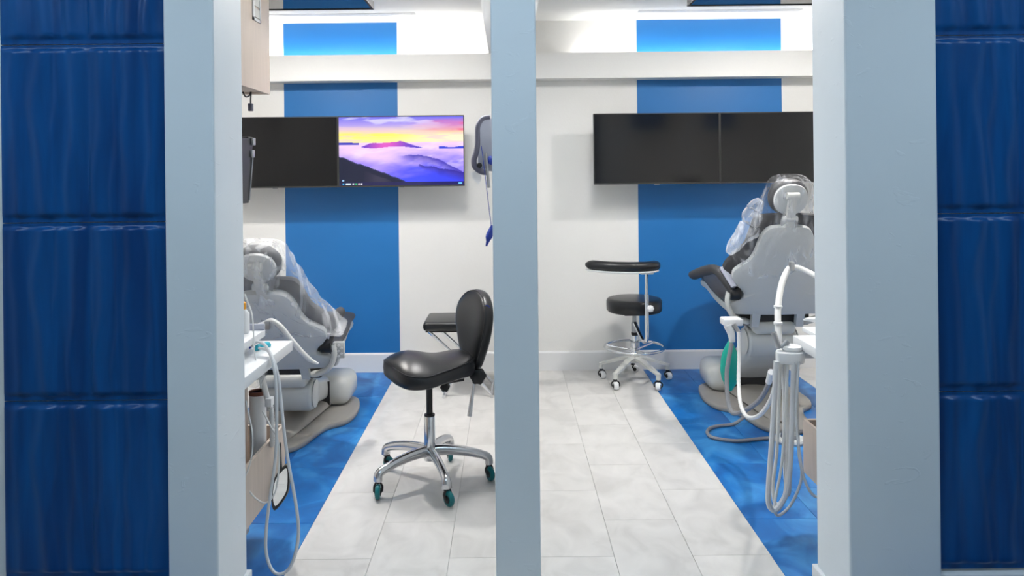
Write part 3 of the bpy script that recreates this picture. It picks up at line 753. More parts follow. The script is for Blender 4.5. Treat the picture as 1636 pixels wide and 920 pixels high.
# backrest: pear shaped, slightly curved
half = [(0.0, 0.912), (0.10, 0.892), (0.168, 0.83), (0.178, 0.75), (0.145, 0.66), (0.10, 0.58), (0.06, 0.525), (0.0, 0.508)]
so = smooth_outline(half + [(-a, b) for a, b in reversed(half[1:-1])], 5)
BF = lambda s, z, w_: SF(-0.235 + w_ - 0.12 * (z - 0.52) + 0.7 * s * s, s, z)
bm = BM(); pillow(bm, so, lambda s, z: 0.055, lambda s, z: -0.04, rings=9, p=3, f=BF, c=(0, 0.72)); obj('backrest', bm, M['black'], saddle, world=False, ang=180)
bm = BM(); tube(bm, [BF(s * 0.98, 0.72 + (z - 0.72) * 0.98, 0.026) for s, z in so + so[:1]], 0.0035, seg=6, smooth=0); obj('backrest_piping', bm, M['black'], saddle, world=False)
bm = BM(); tube(bm, [SF(-0.14, 0, 0.49), SF(-0.22, 0, 0.50), SF(-0.25, 0, 0.56), SF(-0.27, 0, 0.66)], 0.016, flat=0.6); obj('backrest_bar', bm, M['bplast'], saddle, world=False)
def knob(c, r, h, ax):
    bm = BM(); s_, u_ = frame_from(Vector(ax)); d_ = Vector(ax).normalized(); secs = []
    for rr, hh in ((r * 0.6, 0), (r, 0.15), (r, 0.85), (r * 0.7, 1)):
        secs.append([c + d_ * (h * hh) + (s_ * math.cos(a) + u_ * math.sin(a)) * rr * (1 + 0.08 * math.cos(6 * a)) for a in [2 * math.pi * k / 36 for k in range(36)]])
    return loft(bm, secs)
obj('tilt_knob', knob(SF(-0.235, 0.075, 0.505), 0.036, 0.045, -Vector((0.25, 1, 0))), M['bplast'], saddle, world=False)
obj('height_knob', knob(SF(-0.075, 0.03, 0.462), 0.022, 0.035, -Vector((0.1, 1, 0.0))), M['bplast'], saddle, world=False)
bm = BM(); tube(bm, [SF(-0.20, 0.085, 0.48), SF(-0.175, 0.085, 0.315)], [0.007, 0.012], smooth=0, seg=12); obj('lever', bm, M['chrome'], saddle, world=False)
bm = BM(); prism(bm, [(0.016 * math.cos(a), 0.016 * math.sin(a)) for a in [2 * math.pi * k / 16 for k in range(16)]], 0, 0.002, f=lambda a, b, c: BF(0.135, 0.845, 0.010) + Vector((a, -0.012 - c, b)))
obj('badge', bm, M['royal'], saddle, world=False)

# ------------------------------------------------------------------ round stool with arm
RS = Vector((0.895, 5.37, 0))
stool = thing('round_stool', RS, 'round black assistant stool with curved arm pad and foot ring', 'stool')
for ang, yaw in ((12, 0.3), (84, 1.2), (156, 0.4), (228, 0.1), (300, -0.3)):
    a = R(ang); e = Vector((math.cos(a), math.sin(a), 0)); sd = Vector((-e.y, e.x, 0))
    caster(stool, e * 0.25 - Vector((-math.sin(yaw), math.cos(yaw), 0)) * 0.018, 0.085, M['white'], M['bplast'], 0.027, yaw, 0.016)
    bm = BM(); secs = []
    for p, hw, hh in ((e * 0.0 + Vector((0, 0, 0.172)), 0.026, 0.014), (e * 0.08 + Vector((0, 0, 0.165)), 0.026, 0.013), (e * 0.235 + Vector((0, 0, 0.112)), 0.017, 0.01), (e * 0.262 + Vector((0, 0, 0.102)), 0.015, 0.01)):
        secs.append([p + sd * hw + Vector((0, 0, -hh)), p + sd * hw + Vector((0, 0, hh * 0.4)), p + sd * hw * 0.5 + Vector((0, 0, hh)), p - sd * hw * 0.5 + Vector((0, 0, hh)), p - sd * hw + Vector((0, 0, hh * 0.4)), p - sd * hw + Vector((0, 0, -hh))])
    loft(bm, secs); lathe(bm, [(0.017, 0.07), (0.017, 0.112)], e * 0.25, seg=14); obj('leg', bm, M['unit'], stool, world=False)
obj('hub', lathe(BM(), [(0.032, 0.14), (0.036, 0.15), (0.036, 0.185), (0.028, 0.195)]), M['unit'], stool, world=False)
obj('column', lathe(BM(), [(0.022, 0.19), (0.022, 0.24), (0.03, 0.245), (0.03, 0.33), (0.024, 0.335)]), M['chrome'], stool, world=False)
obj('column_collar', lathe(BM(), [(0.024, 0.335), (0.024, 0.352), (0.016, 0.355)]), M['bplast'], stool, world=False)
obj('piston', lathe(BM(), [(0.022, 0.35), (0.022, 0.42), (0.015, 0.425), (0.015, 0.50)]), M['steel'], stool, world=False)
fr = BM(); tube(fr, [(0.212 * math.cos(2 * math.pi * k / 48), 0.212 * math.sin(2 * math.pi * k / 48), 0.247) for k in range(49)], 0.0095, smooth=0); ring_o = obj('foot_ring', fr, M['chrome'], stool, world=False, ang=80)
for ang in (40, 160, 280):
    a = R(ang); bm = BM(); tube(bm, [(0.025 * math.cos(a), 0.025 * math.sin(a), 0.225), (0.212 * math.cos(a), 0.212 * math.sin(a), 0.247)], 0.008, smooth=0); obj('ring_spoke', bm, M['chrome'], ring_o, world=False)
obj('seat', lathe(BM(), [(0.0, 0.497), (0.13, 0.497), (0.185, 0.503), (0.196, 0.515), (0.198, 0.55), (0.197, 0.578), (0.188, 0.592), (0.16, 0.599), (0.0, 0.602)], seg=48), M['black'], stool, world=False, ang=50)
obj('seat_plate', box(BM(), -0.08, 0.08, -0.06, 0.06, 0.478, 0.498, bev=0.006), M['bplast'], stool, world=False)
bm = BM(); tube(bm, [(0.0, -0.02, 0.42), (0.02, -0.1, 0.36), (0.035, -0.18, 0.325), (0.045, -0.225, 0.35), (0.047, -0.23, 0.41), (0.047, -0.23, 0.52), (0.047, -0.23, 0.66)], 0.0145, seg=14); ap = obj('arm_post', bm, M['chrome'], stool, world=False)
bm = BM(); tube(bm, [(0.047, -0.23, 0.655), (0.047, -0.23, 0.815)], 0.0105, smooth=0, seg=14); obj('inner_post', bm, M['chrome'], ap, world=False)
obj('post_knob', knob(Vector((0.06, -0.245, 0.565)), 0.022, 0.03, (0.5, -1, 0)), M['white'], ap, world=False)
# curved pad
def arc(pts_a, w_, z): return None
ctr = [Vector((-0.37, -0.27, 0)), Vector((-0.22, -0.335, 0)), Vector((-0.05, -0.33, 0)), Vector((0.07, -0.27, 0)), Vector((0.115, -0.19, 0))]
cp = catmull(ctr, 14)
def pad(z, hw, hh, m, name, par):
    bm = BM(); secs = []; n_ = len(cp)
    for i, p in enumerate(cp):
        tt = i / (n_ - 1); d_ = (cp[min(i + 1, n_ - 1)] - cp[max(i - 1, 0)]).normalized(); s_ = Vector((-d_.y, d_.x, 0)); q_ = min(1, min(tt, 1 - tt) / 0.09); ee = max(0.35, math.sqrt(1 - (1 - q_) ** 2))
        zz = z + 0.018 * (1 - tt) ** 2
        secs.append([p + s_ * (hw * ee * math.cos(a)) + Vector((0, 0, zz + hh * ee * math.copysign(abs(math.sin(a)) ** 0.7, math.sin(a)))) for a in [2 * math.pi * k / 18 for k in range(18)]])
    loft(bm, secs); return obj(name, bm, m, par, world=False, ang=70)
pad(0.855, 0.045, 0.034, M['black'], 'arm_pad', stool)
pad(0.820, 0.036, 0.010, M['white'], 'pad_plate', stool)
obj('pad_bracket', box(BM(), 0.0, 0.09, -0.275, -0.2, 0.80, 0.818, bev=0.004), M['white'], stool, world=False)

# ------------------------------------------------------------------ folding padded bench behind the saddle stool
BC = Vector((-0.34, 5.17, 0))
bench = thing('folding_bench', BC, 'low black padded bench on crossed chrome legs against the far wall', 'bench')
bm = BM(); box(bm, -0.575, -0.12, 4.99, 5.36, 0.45, 0.51, bev=0.022, seg=3); obj('pad', bm, M['black'], bench)
for Y in (5.03, 5.32):
    for xa, xb in ((-0.545, -0.10), (-0.43, -0.215)):
        pass
    bm = BM(); tube(bm, [(-0.54, Y, 0.445), (-0.30, Y, 0.22), (-0.12, Y, 0.012)], 0.011, smooth=0); obj('leg', bm, M['chrome'], bench)
    bm = BM(); tube(bm, [(-0.15, Y + 0.024, 0.445), (-0.30, Y + 0.024, 0.22), (-0.44, Y + 0.024, 0.012)], 0.011, smooth=0)
    obj('leg', bm, M['chrome'], bench)
for X in (-0.12, -0.44):
    bm = BM(); tube(bm, [(X, 5.0, 0.012), (X, 5.37, 0.012)], 0.012, smooth=0); obj('foot_bar', bm, M['chrome'], bench)
bobj('seat_rail', M['dark'], bench, -0.56, -0.135, 5.02, 5.34, 0.438, 0.452)

# ------------------------------------------------------------------ panel with bumper and strap on the partition
YS = 3.9
org = P(800, 240, YS)
light = thing('wall_instrument', (-0.049, YS, 1.5), 'white device with rounded grey bumper and blue strap behind the middle post', 'device')
pp = [P(*q, YS) for q in ((783, 187), (774, 188), (768, 193), (763.5, 202), (763, 215), (763, 230), (761, 243), (757.5, 254), (758, 264), (763, 270), (770, 274), (778, 275))]
bm = BM(); tube(bm, pp, [0.012, 0.0165], seg=12); obj('bumper', bm, M['bump'], light)
rr = [P(*q, YS + 0.02) for q in ((788, 189), (772, 191), (767, 200), (766, 225), (764, 245), (763, 262), (772, 272), (790, 274))]
bm = BM(); loft(bm, [[p + Vector((0, 0.0, 0)) for p in rr], [p + Vector((0, 0.05, 0)) for p in rr]]); obj('face_panel', bm, M['lav'], light)
rr = [P(*q, YS - 0.002) for q in ((771, 192), (784, 190), (784, 238), (773, 238))]
q = P(766, 264, YS - 0.02); obj('knob', lathe(BM(), [(0.0, 0), (0.013, 0), (0.014, 0.012), (0.0, 0.02)], q, 'y', 18), M['bplast'], light)
bm = BM(); a0, a1 = P(776, 244, YS - 0.025), P(781, 300, YS - 0.025); tube(bm, [a0, a1], 0.008, smooth=0); obj('bracket', bm, M['steel'], light)
st = [P(*q, YS - 0.045) for q in ((769, 233), (775, 280), (781, 330), (786, 368))]
bm = BM(); tube(bm, st, 0.0045, seg=8, flat=0.4); stp = obj('strap', bm, M['royal'], light)
ts = [P(*q, YS - 0.045) for q in ((786, 361), (783, 372), (780, 382), (777, 392))]
bm = BM(); secs = []
for i, (p, r_) in enumerate(zip(catmull(ts, 3), (0.005, 0.009, 0.013, 0.016, 0.018, 0.017, 0.012, 0.008, 0.006, 0.004))):
    secs.append([p + Vector((r_ * math.cos(a), r_ * 0.5 * math.sin(a), 0.006 * math.sin(3 * a))) for a in [2 * math.pi * k / 16 for k in range(16)]])
loft(bm, secs); obj('tassel', bm, M['royal'], stp)
bq = P(784, 256, YS - 0.012); bm = BM(); bmesh.ops.create_icosphere(bm, subdivisions=2, radius=0.022, matrix=Matrix.Translation(bq)); 
for v in bm.verts: v.co += (v.co - bq) * (0.3 * noise.noise(v.co * 60))
obj('cloth_wad', bm, M['royal'], light)
tg = [P(*q, YS + 0.0) for q in ((751, 277), (762, 270), (770, 284), (765, 295), (757, 288))]
bm = BM(); loft(bm, [tg, [p + Vector((0, 0.003, 0)) for p in tg]]); obj('paper_tag', bm, M['white'], light)
bm = BM(); tube(bm, [P(784, 215, YS + 0.06), Vector((-0.05, YS + 0.06, P(784, 215, YS).z))], 0.02, smooth=0); obj('wall_arm', bm, M['lav'], light)
for z in (1.7,): bobj('wall_mount', M['lav'], light, -0.16, -0.048, YS + 0.03, YS + 0.06, z - 0.02, z + 0.02)

# ------------------------------------------------------------------ rear delivery carts
def cart(sg, xs, xbin, xbody, lab):
    """sg: +1 faces +x (left bay), -1 faces -x (right bay); xs slab edge, xbin bin face, xbody body face"""
    t = thing('delivery_cart', (xbody - sg * 0.2, 2.85, 0), lab, 'cabinet', 'delivery carts')
    def b(name, m, xa, xb, *a, bev=0.0): return bobj(name, m, t, min(xa, xb), max(xa, xb), *a, bev=bev)
    xo = xs - sg * 0.55
    b('body', M['wood'], xbody, xo, 2.60, 3.04, 0.06, 0.755, bev=0.002)
    b('plinth', M['wood'], xbody - sg * 0.03, xo, 2.63, 3.0, 0.0, 0.06)
    b('worktop', M['white'], xs, xo, 2.60, 3.18, 0.758, 0.80, bev=0.003)
    # open bin of five boards
    bn = b('bin_side', M['wood'], xbin, xbin - sg * 0.012, 2.60, 3.20, 0.215, 0.44)
    b('bin_end', M['wood'], xbin - sg * 0.012, xbin - sg * 0.28, 3.182, 3.20, 0.215, 0.44)
    b('bin_end', M['wood'], xbin - sg * 0.012, xbin - sg * 0.06, 2.60, 2.618, 0.215, 0.44)
    b('bin_side', M['wood'], xbin - sg * 0.28, xbin - sg * 0.298, 3.045, 3.20, 0.215, 0.44)
    b('bin_floor', M['wood'], xbin - sg * 0.012, xbin - sg * 0.28, 3.045, 3.182, 0.215, 0.23)
    b('bin_floor', M['wood'], xbin - sg * 0.012, xbody, 2.618, 3.045, 0.215, 0.23)
    return t
cartL = cart(1, -0.917, -0.96, -1.06, 'pale wood cart with white worktop beside the left pillar')
cartR = cart(-1, 1.20, 1.247, 1.36, 'pale wood cart with white worktop beside the right pillar')

# upper wood cabinet on the left
tw = thing('wall_cabinet', (-1.33, 3.05, CEIL), 'tall pale wood cabinet hanging from the ceiling at the upper left', 'cabinet')
bobj('body', M['wood'], tw, -1.55, -1.118, 2.60, 3.47, 1.885, CEIL - 0.001, bev=0.002)
bobj('side_panel', M['wood'], tw, -1.118, -1.10, 2.60, 3.49, 1.875, CEIL - 0.001, bev=0.002)
bobj('end_panel', M['wood'], tw, -1.55, -1.118, 3.47, 3.49, 1.875, CEIL - 0.001, bev=0.001)
q0, q1 = P(403, 20, 1), P(415, 38, 1)
gy0, gy1 = -1.10 / q0.x, -1.10 / q1.x
gz = CAMZ + (P(415, 38, gy1).z - CAMZ)
bm = BM()
for a in ((gy0, gy0 + .012, gz, gz + 0.36), (gy1 - .012, gy1, gz, gz + 0.36), (gy0, gy1, gz, gz + .012), (gy0, gy1, gz + .348, gz + .36)): box(bm, -1.10, -1.094, *a)
vg = obj('vent_grille', bm, M['white'], tw)
for i in range(7): bobj('louvre', M['unit'], vg, -1.0995, -1.096, gy0 + .012, gy1 - .012, gz + 0.018 + i * 0.048, gz + 0.056 + i * 0.048)
# cable with plug under the cabinet
cb = BM(); cp_ = [P(*q, 3.35) for q in ((388, 148), (392, 154), (398, 153), (401, 151), (400.5, 158), (400.5, 166))]
cp_[0].z = 1.873; cp_[3].z = 1.872
cable = obj('hanging_cable', tube(cb, cp_, 0.0035, seg=8), M['bplast'], None, label='short black cable with grey plug hanging under the upper wood cabinet', cat='cable')
pc = P(400.5, 171, 3.35); bobj('plug', M['bump'], cable, pc.x - 0.010, pc.x + 0.010, 3.34, 3.36, pc.z - 0.018, pc.z + 0.016, bev=0.003)
# edge-on monitor on an arm
mt = thing('side_monitor', (-1.2, 3.2, 1.875), 'slim black monitor seen edge-on at the left pillar, before the dark television', 'monitor')
a0, a1 = P(400, 222, 3.25), P(393.5, 324, 3.25)
bm = BM(); dY = Vector((-0.30, -0.02, 0)); e = Vector((0.006, 0, 0))
loft(bm, [[a0 + Vector((0.012, 0, 0)), a0 + Vector((-0.022, 0, 0)), a1 + Vector((-0.016, 0, 0)), a1 + Vector((0.010, 0, 0))], [a0 + Vector((0.012, -0.42, 0)), a0 + Vector((-0.022, -0.42, 0)), a1 + Vector((-0.016, -0.42, 0)), a1 + Vector((0.010, -0.42, 0))]])
obj('body', bm, M['bplast'], mt)
bm = BM(); tube(bm, [a0 + Vector((0.010, 0.004, -0.05)), a1 + Vector((0.011, 0.004, 0.01))], 0.004, smooth=0); obj('edge_strip', bm, M['steel'], mt)
bobj('bracket', M['bplast'], mt, a0.x - 0.04, a0.x + 0.006, 3.21, 3.27, a0.z - 0.03, a0.z + 0.008, bev=0.004)
for dz, dx in ((-0.01, 0.012), (-0.062, 0.008)): bobj('clamp', M['steel'], mt, a0.x + dx - 0.006, a0.x + dx + 0.010, 3.225, 3.255, a0.z + dz - 0.018, a0.z + dz + 0.014, bev=0.003)
bm = BM(); tube(bm, [a0 + Vector((-0.03, 0, -0.01)), Vector((-1.22, 3.24, a0.z - 0.01)), Vector((-1.23, 3.24, a0.z + 0.06)), Vector((-1.23, 3.24, 1.876))], 0.014, smooth=4); obj('arm', bm, M['bplast'], mt)

# ---- things on and about the left cart
def hose(name, m, r, pts, lab, cat='hose', group=None, **k):
    return obj(name, tube(BM(), pts, r, seg=8, **k), m, None, label=lab, cat=cat, group=group)
# upper tray on a small riser
tr = thing('upper_tray', (-1.05, 3.05, 0.80), 'small white raised tray on the left worktop', 'tray')
c = P(424, 526, 3.05)
bobj('tray_top', M['white'], tr, c.x - 0.22, c.x, 2.78, 3.05, c.z - 0.028, c.z, bev=0.003)
bobj('tray_lip', M['lav'], tr, c.x - 0.22, c.x, 3.035, 3.047, c.z, c.z + 0.024)
bobj('riser', M['white'], tr, c.x - 0.2, c.x - 0.05, 2.82, 3.0, 0.80, c.z - 0.028)
# teal pen-like handpiece on the worktop
h0, h1 = PF(408, 556, 0.812), PF(432, 549, 0.812)
bm = BM(); secs = []
d_ = h1 - h0
for tt, r_ in ((0, 0.006), (0.1, 0.012), (0.5, 0.014), (0.85, 0.012), (0.95, 0.008), (1, 0.003)):
    p = h0 + d_ * tt + Vector((0, 0, r_ - 0.012)); s_, u_ = frame_from(d_)
    secs.append([p + (s_ * math.cos(a) + u_ * math.sin(a)) * r_ for a in [2 * math.pi * k / 12 for k in range(12)]])
ph = obj('curing_handpiece', loft(bm, secs), M['cyan'], None, label='cyan rounded handpiece lying on the left white worktop', cat='handpiece')
bb_ = PF(398, 556, 0.80)
bm = BM(); box(bm, bb_.x - 0.03, bb_.x + 0.012, bb_.y - 0.02, bb_.y + 0.02, 0.80, 0.825, bev=0.006); bo = obj('blue_case', bm, M['royal'], None, label='small royal blue case beside the cyan handpiece', cat='case')
bobj('lid_band', M['white'], bo, bb_.x - 0.031, bb_.x + 0.013, bb_.y - 0.021, bb_.y + 0.021, 0.811, 0.814)
# wrapped syringe with orange cap at pillar edge
q = P(393, 487, 3.0); b0 = P(393, 524, 3.0)
sy = thing('wrapped_bottle', (q.x, 3.0, b0.z), 'clear wrapped bottle with orange cap half hidden by the left pillar', 'bottle')
zt = P(424, 526, 3.05).z
obj('body', lathe(BM(), [(0.0, zt), (0.02, zt), (0.024, zt + 0.01), (0.023, q.z - 0.03), (0.010, q.z - 0.012)], (q.x - 0.004, 2.98, 0), seg=18), M['white'], sy)
obj('cap', lathe(BM(), [(0.011, q.z - 0.014), (0.011, q.z + 0.012), (0.006, q.z + 0.016)], (q.x - 0.004, 2.98, 0), seg=16), M['orange'], sy)
# cup tube in the bin
cc = P(413, 624, 3.0)
ct = thing('cup_dispenser', (-1.0, 3.0, 0.23), 'tall white tube with brown rim standing in the left wood bin', 'dispenser')
obj('tube', lathe(BM(), [(0.029, 0.231), (0.031, 0.235), (0.033, cc.z - 0.015), (0.033, cc.z - 0.006)], (-1.007, 3.0, 0), seg=26), M['white'], ct)
obj('rim', lathe(BM(), [(0.034, cc.z - 0.014), (0.034, cc.z), (0.028, cc.z), (0.028, cc.z - 0.012)], (-1.007, 3.0, 0), seg=26), M['brown'], ct)
obj('core', lathe(BM(), [(0.0, cc.z - 0.010), (0.028, cc.z - 0.010), (0.028, cc.z - 0.006), (0, cc.z - 0.006)], (-1.007, 3.0, 0), seg=20), M['brown'], ct)
# suction valve with ribbed hose
sv = thing('suction_valve', P(418, 590, 2.95), 'cream suction valve with ribbed hose hanging under the left worktop', 'suction')
bm = BM(); tube(bm, [P(412, 583, 2.95), P(420, 610, 2.95), P(428, 640, 2.95)], [0.020, 0.014], seg=12, flat=0.7); obj('handle', bm, M['hosew'], sv)
bm = BM(); a_ = P(431, 641, 2.95); box(bm, a_.x - 0.014, a_.x + 0.012, 2.93, 2.97, a_.z - 0.018, a_.z + 0.016, bev=0.004); obj('valve_body', bm, M['white'], sv)
bm = BM(); tube(bm, [P(432, 646, 2.95), P(434, 662, 2.95), P(435, 690, 2.97), P(434, 712, 3.0)], 0.0085, seg=10, smooth=10, corr=0.18); obj('ribbed_hose', bm, M['hosew'], sv)
gl = BM(); g0 = P(403, 592, 2.9)
bmesh.ops.create_icosphere(gl, subdivisions=3, radius=0.05, matrix=Matrix.Translation(g0))
for v in gl.verts:
    v.co.y = 2.9 + (v.co.y - 2.9) * 0.6; v.co.z = g0.z + (v.co.z - g0.z) * 1.25; v.co += (v.co - g0) * (0.35 * noise.noise(v.co * 40)); v.co.x = max(v.co.x, -1.0); v.co.z = min(v.co.z, 0.756) if v.co.x < -0.915 else v.co.z
obj('film_sleeve', gl, M['film'], sv, ang=180)
# looping grey hoses
h1 = [P(402, 553, 2.93), P(412, 546, 2.93), P(424, 552, 2.90), P(434, 572, 2.86), P(440, 605, 2.83), P(442, 660, 2.80), P(440, 730, 2.78), P(432, 790, 2.76), P(426, 840, 2.75), P(425, 880, 2.74), P(433, 908, 2.735), P(446, 917, 2.73), P(462, 908, 2.735), P(473, 880, 2.74), P(477, 845, 2.75), P(472, 800, 2.76), P(461, 740, 2.78), P(454, 690, 2.80), P(449, 640, 2.83), P(443, 595, 2.86), P(430, 562, 2.90), P(414, 556, 2.93)]
hose('handpiece_hose', M['hose'], 0.006, h1, 'grey handpiece hose looping from the left worktop down to the floor', group=None)
c1 = [P(391, 470, 2.9), P(402, 500, 2.88), P(405, 530, 2.86), P(405, 552, 2.85), P(411, 585, 2.84), P(417, 620, 2.84)]
hose('white_cord', M['hosew'], 0.0028, c1, 'thin white cord running down past the left worktop edge', 'cord')
c2 = [P(420, 657, 2.84), P(432, 680, 2.82), P(444, 704, 2.80), P(446, 740, 2.79), P(440, 785, 2.78), P(425, 803, 2.77), P(410, 797, 2.77), P(396, 782, 2.76)]
hose('white_cord', M['hosew'], 0.0032, c2, 'thin white cord sagging in front of the hand mirror', 'cord')
c3 = [P(393, 640, 2.72), P(398, 665, 2.71), P(403, 690, 2.70), P(403, 720, 2.70), P(398, 745, 2.70), P(392, 760, 2.70)]
hose('white_cord', M['hosew'], 0.0028, c3, 'thin white cord along the edge of the left pillar by the tube', 'cord')
# hand mirror hung on the bin
hm = thing('hand_mirror', P(450, 760, 3.0), 'black framed hand mirror hanging beside the left wood bin', 'mirror')
YM = 2.98
fr_px = [(441, 760), (450, 748), (457, 743), (460, 752), (459.5, 782), (455, 797), (444, 811), (439, 808), (437, 785)]
fr_w = [P(*q, YM) for q in smooth_outline(fr_px, 3)]
xm = P(449, 775, YM).x
for p in fr_w: p.y += (p.x - xm) * 1.0
cen = sum(fr_w, Vector()) / len(fr_w)
ins = [cen + (p - cen) * 0.80 for p in fr_w]; 
bm = BM(); n_ = len(fr_w); o3 = [[bm.verts.new(p) for p in s] for s in (fr_w, [p + Vector((0, -0.008, 0)) for p in [cen + (q - cen) * 0.94 for q in fr_w]], [p + Vector((0, -0.006, 0)) for p in ins], [p + Vector((0, 0.006, 0)) for p in fr_w])]
for a, b in ((0, 1), (1, 2), (3, 0)):
    for i in range(n_): bm.faces.new((o3[a][i], o3[a][(i + 1) % n_], o3[b][(i + 1) % n_], o3[b][i]))
bm.faces.new(o3[3]); obj('frame', bm, M['bplast'], hm)
bm = BM(); loft(bm, [[p + Vector((0, -0.004, 0)) for p in ins], [p + Vector((0, 0.002, 0)) for p in ins]]); obj('glass', bm, M['mirror'], hm)
bm = BM(); tube(bm, [P(449, 752, YM), P(447.5, 728, YM), P(447, 708, YM)], 0.0105, seg=10, flat=0.5); obj('handle', bm, M['bplast'], hm)
# nitrous tube over the left chair
tb = [P(424, 516, 3.72), P(434, 512, 3.72), P(448, 521, 3.73), P(465, 542, 3.76), P(482, 562, 3.80), P(493, 573, 3.83)]
nt = obj('mask_tube', tube(BM(), tb, 0.0155, seg=12, flat=0.8), M['hosew'], None, label='white mask tube lying across the back of the left chair', cat='tube')
bm = BM(); tube(bm, [P(493, 573, 3.83), P(499, 577, 3.84), P(508, 581, 3.85)], [0.013, 0.007], seg=10); obj('tube_tip', bm, M['hosew'], nt)
q = P(427, 518, 3.70); bobj('clip', M['steel'], nt, q.x - 0.012, q.x + 0.012, 3.69, 3.72, q.z - 0.025, q.z + 0.015, bev=0.004)
bm = BM(); tube(bm, [P(424, 516, 3.72), P(412, 521, 3.70), P(398, 532, 3.66)], 0.012, seg=10); obj('tube_end', bm, M['hosew'], nt)

# ---- things on and about the right cart
YH = 3.10
hh_ = thing('hose_holder', P(1250, 566, YH), 'white hose holder bracket clamped to the right worktop edge', 'bracket')
a_, b_ = P(1237, 560, YH), P(1283, 578, YH)
bm = BM(); prism(bm, smooth_outline([(a_.x, YH - 0.03), (a_.x + 0.03, YH - 0.045), (b_.x - 0.03, YH - 0.05), (b_.x, YH - 0.02), (b_.x, YH + 0.04), (b_.x - 0.04, YH + 0.05), (a_.x + 0.02, YH + 0.03)], 4), b_.z, a_.z, bev=0.008); obj('block', bm, M['white'], hh_)
q = P(1265, 556, YH); obj('lid', lathe(BM(), [(0.036, a_.z - 0.002), (0.036, a_.z + 0.006), (0.042, a_.z + 0.008), (0.040, a_.z + 0.018), (0.028, a_.z + 0.022), (0, a_.z + 0.023)], (q.x, YH, 0), seg=28), M['white'], hh_)
bobj('clamp', M['white'], hh_, b_.x - 0.02, b_.x + 0.06, YH - 0.02, YH + 0.03, a_.z - 0.03, 0.757, bev=0.003)
for p0, p1 in (((1236, 531), (1245, 556)), ((1259, 545), (1248, 556))):
    bm = BM(); tube(bm, [P(*p0, YH), P(*p1, YH)], [0.012, 0.010], smooth=0, seg=12); obj('valve_lever', bm, M['steel'], hh_)
# upright white mask tube arching behind the holder
tb = [P(1245, 556, 3.45), P(1243, 520, 3.5), P(1243, 492, 3.56), P(1246, 468, 3.62), P(1251, 447, 3.68), P(1259, 431, 3.72), P(1266, 427, 3.74), P(1276, 428, 3.74), P(1288, 433, 3.72), P(1304, 441, 3.68)]
n2 = obj('mask_tube', tube(BM(), tb, 0.0150, seg=12, flat=0.85), M['hosew'], None, label='white mask tube arching over the back of the right chair', cat='tube')
for p, r_ in ((P(1243, 490, 3.56), 0.02), (P(1243, 516, 3.5), 0.02)): obj('tube_ring', lathe(BM(), [(0.012, -0.006), (r_, -0.005), (r_, 0.005), (0.012, 0.006)], p, seg=18), M['white'], n2)
q = P(1264, 426, 3.72); bobj('clip', M['steel'], n2, q.x - 0.010, q.x + 0.012, 3.70, 3.735, q.z - 0.02, q.z + 0.025, bev=0.004)
# bundles of hoses hanging in loops
loops = [
    (0.0115, 'hose', [(1240, 577), (1237, 640), (1232, 720), (1228, 775), (1228, 803), (1236, 815), (1247, 806), (1258, 780), (1263, 730), (1266, 660), (1268, 577)], 'thick grey looped hose at the front of the hose bundle', 3.06),
    (0.0075, 'hosew', [(1246, 577), (1244, 650), (1241, 720), (1235, 775), (1238, 803), (1250, 800), (1256, 770), (1258, 700), (1256, 577)], 'white looped hose inside the hanging hose bundle', 3.10),
    (0.0065, 'hose', [(1249, 577), (1252, 640), (1252, 700), (1254, 760), (1258, 790), (1262, 780), (1260, 740), (1255, 680), (1252, 577)], 'thin grey short looped hose of the hanging bundle', 3.13),
    (0.0060, 'hosew', [(1259, 577), (1254, 660), (1249, 740), (1239, 795), (1238, 817), (1245, 823), (1262, 808), (1276, 780), (1281, 755), (1276, 720), (1274, 650), (1272, 577)], 'thin white hose with the widest loop of the bundle', 3.08),
    (0.0055, 'hose', [(1276, 577), (1272, 660), (1277, 720), (1285, 765), (1298, 790), (1312, 795)], 'thin grey hose leaving the bundle towards the right pillar', 3.05),
]
for r_, k_, pts, lab, Y in loops:
    hose('looped_hose', M[k_], r_, [P(a, b, Y) for a, b in pts], lab, group='hoses hanging from the right holder')
# white tray behind the worktop at the pillar edge
q = P(1281, 511, 3.5)
tp = thing('instrument_tray', (1.52, 3.42, 0.8), 'small white instrument tray raised behind the right worktop', 'tray')
zt = P(1285, 522, 3.45).z
bobj('tray_top', M['white'], tp, P(1281, 522, 3.45).x, P(1281, 522, 3.45).x + 0.2, 3.22, 3.45, zt - 0.02, zt, bev=0.003)
bobj('tray_post', M['white'], tp, 1.42, 1.5, 3.10, 3.26, 0.80, zt - 0.02) if zt > 0.83 else bobj('tray_post', M['white'], tp, 1.42, 1.5, 3.19, 3.24, zt - 0.06, zt - 0.02)
bm = BM(); tube(bm, [P(1284, 511, 3.40), P(1292, 510, 3.38), P(1310, 511, 3.3)], [0.004, 0.014], seg=10); obj('handpiece', bm, M['white'], tp)

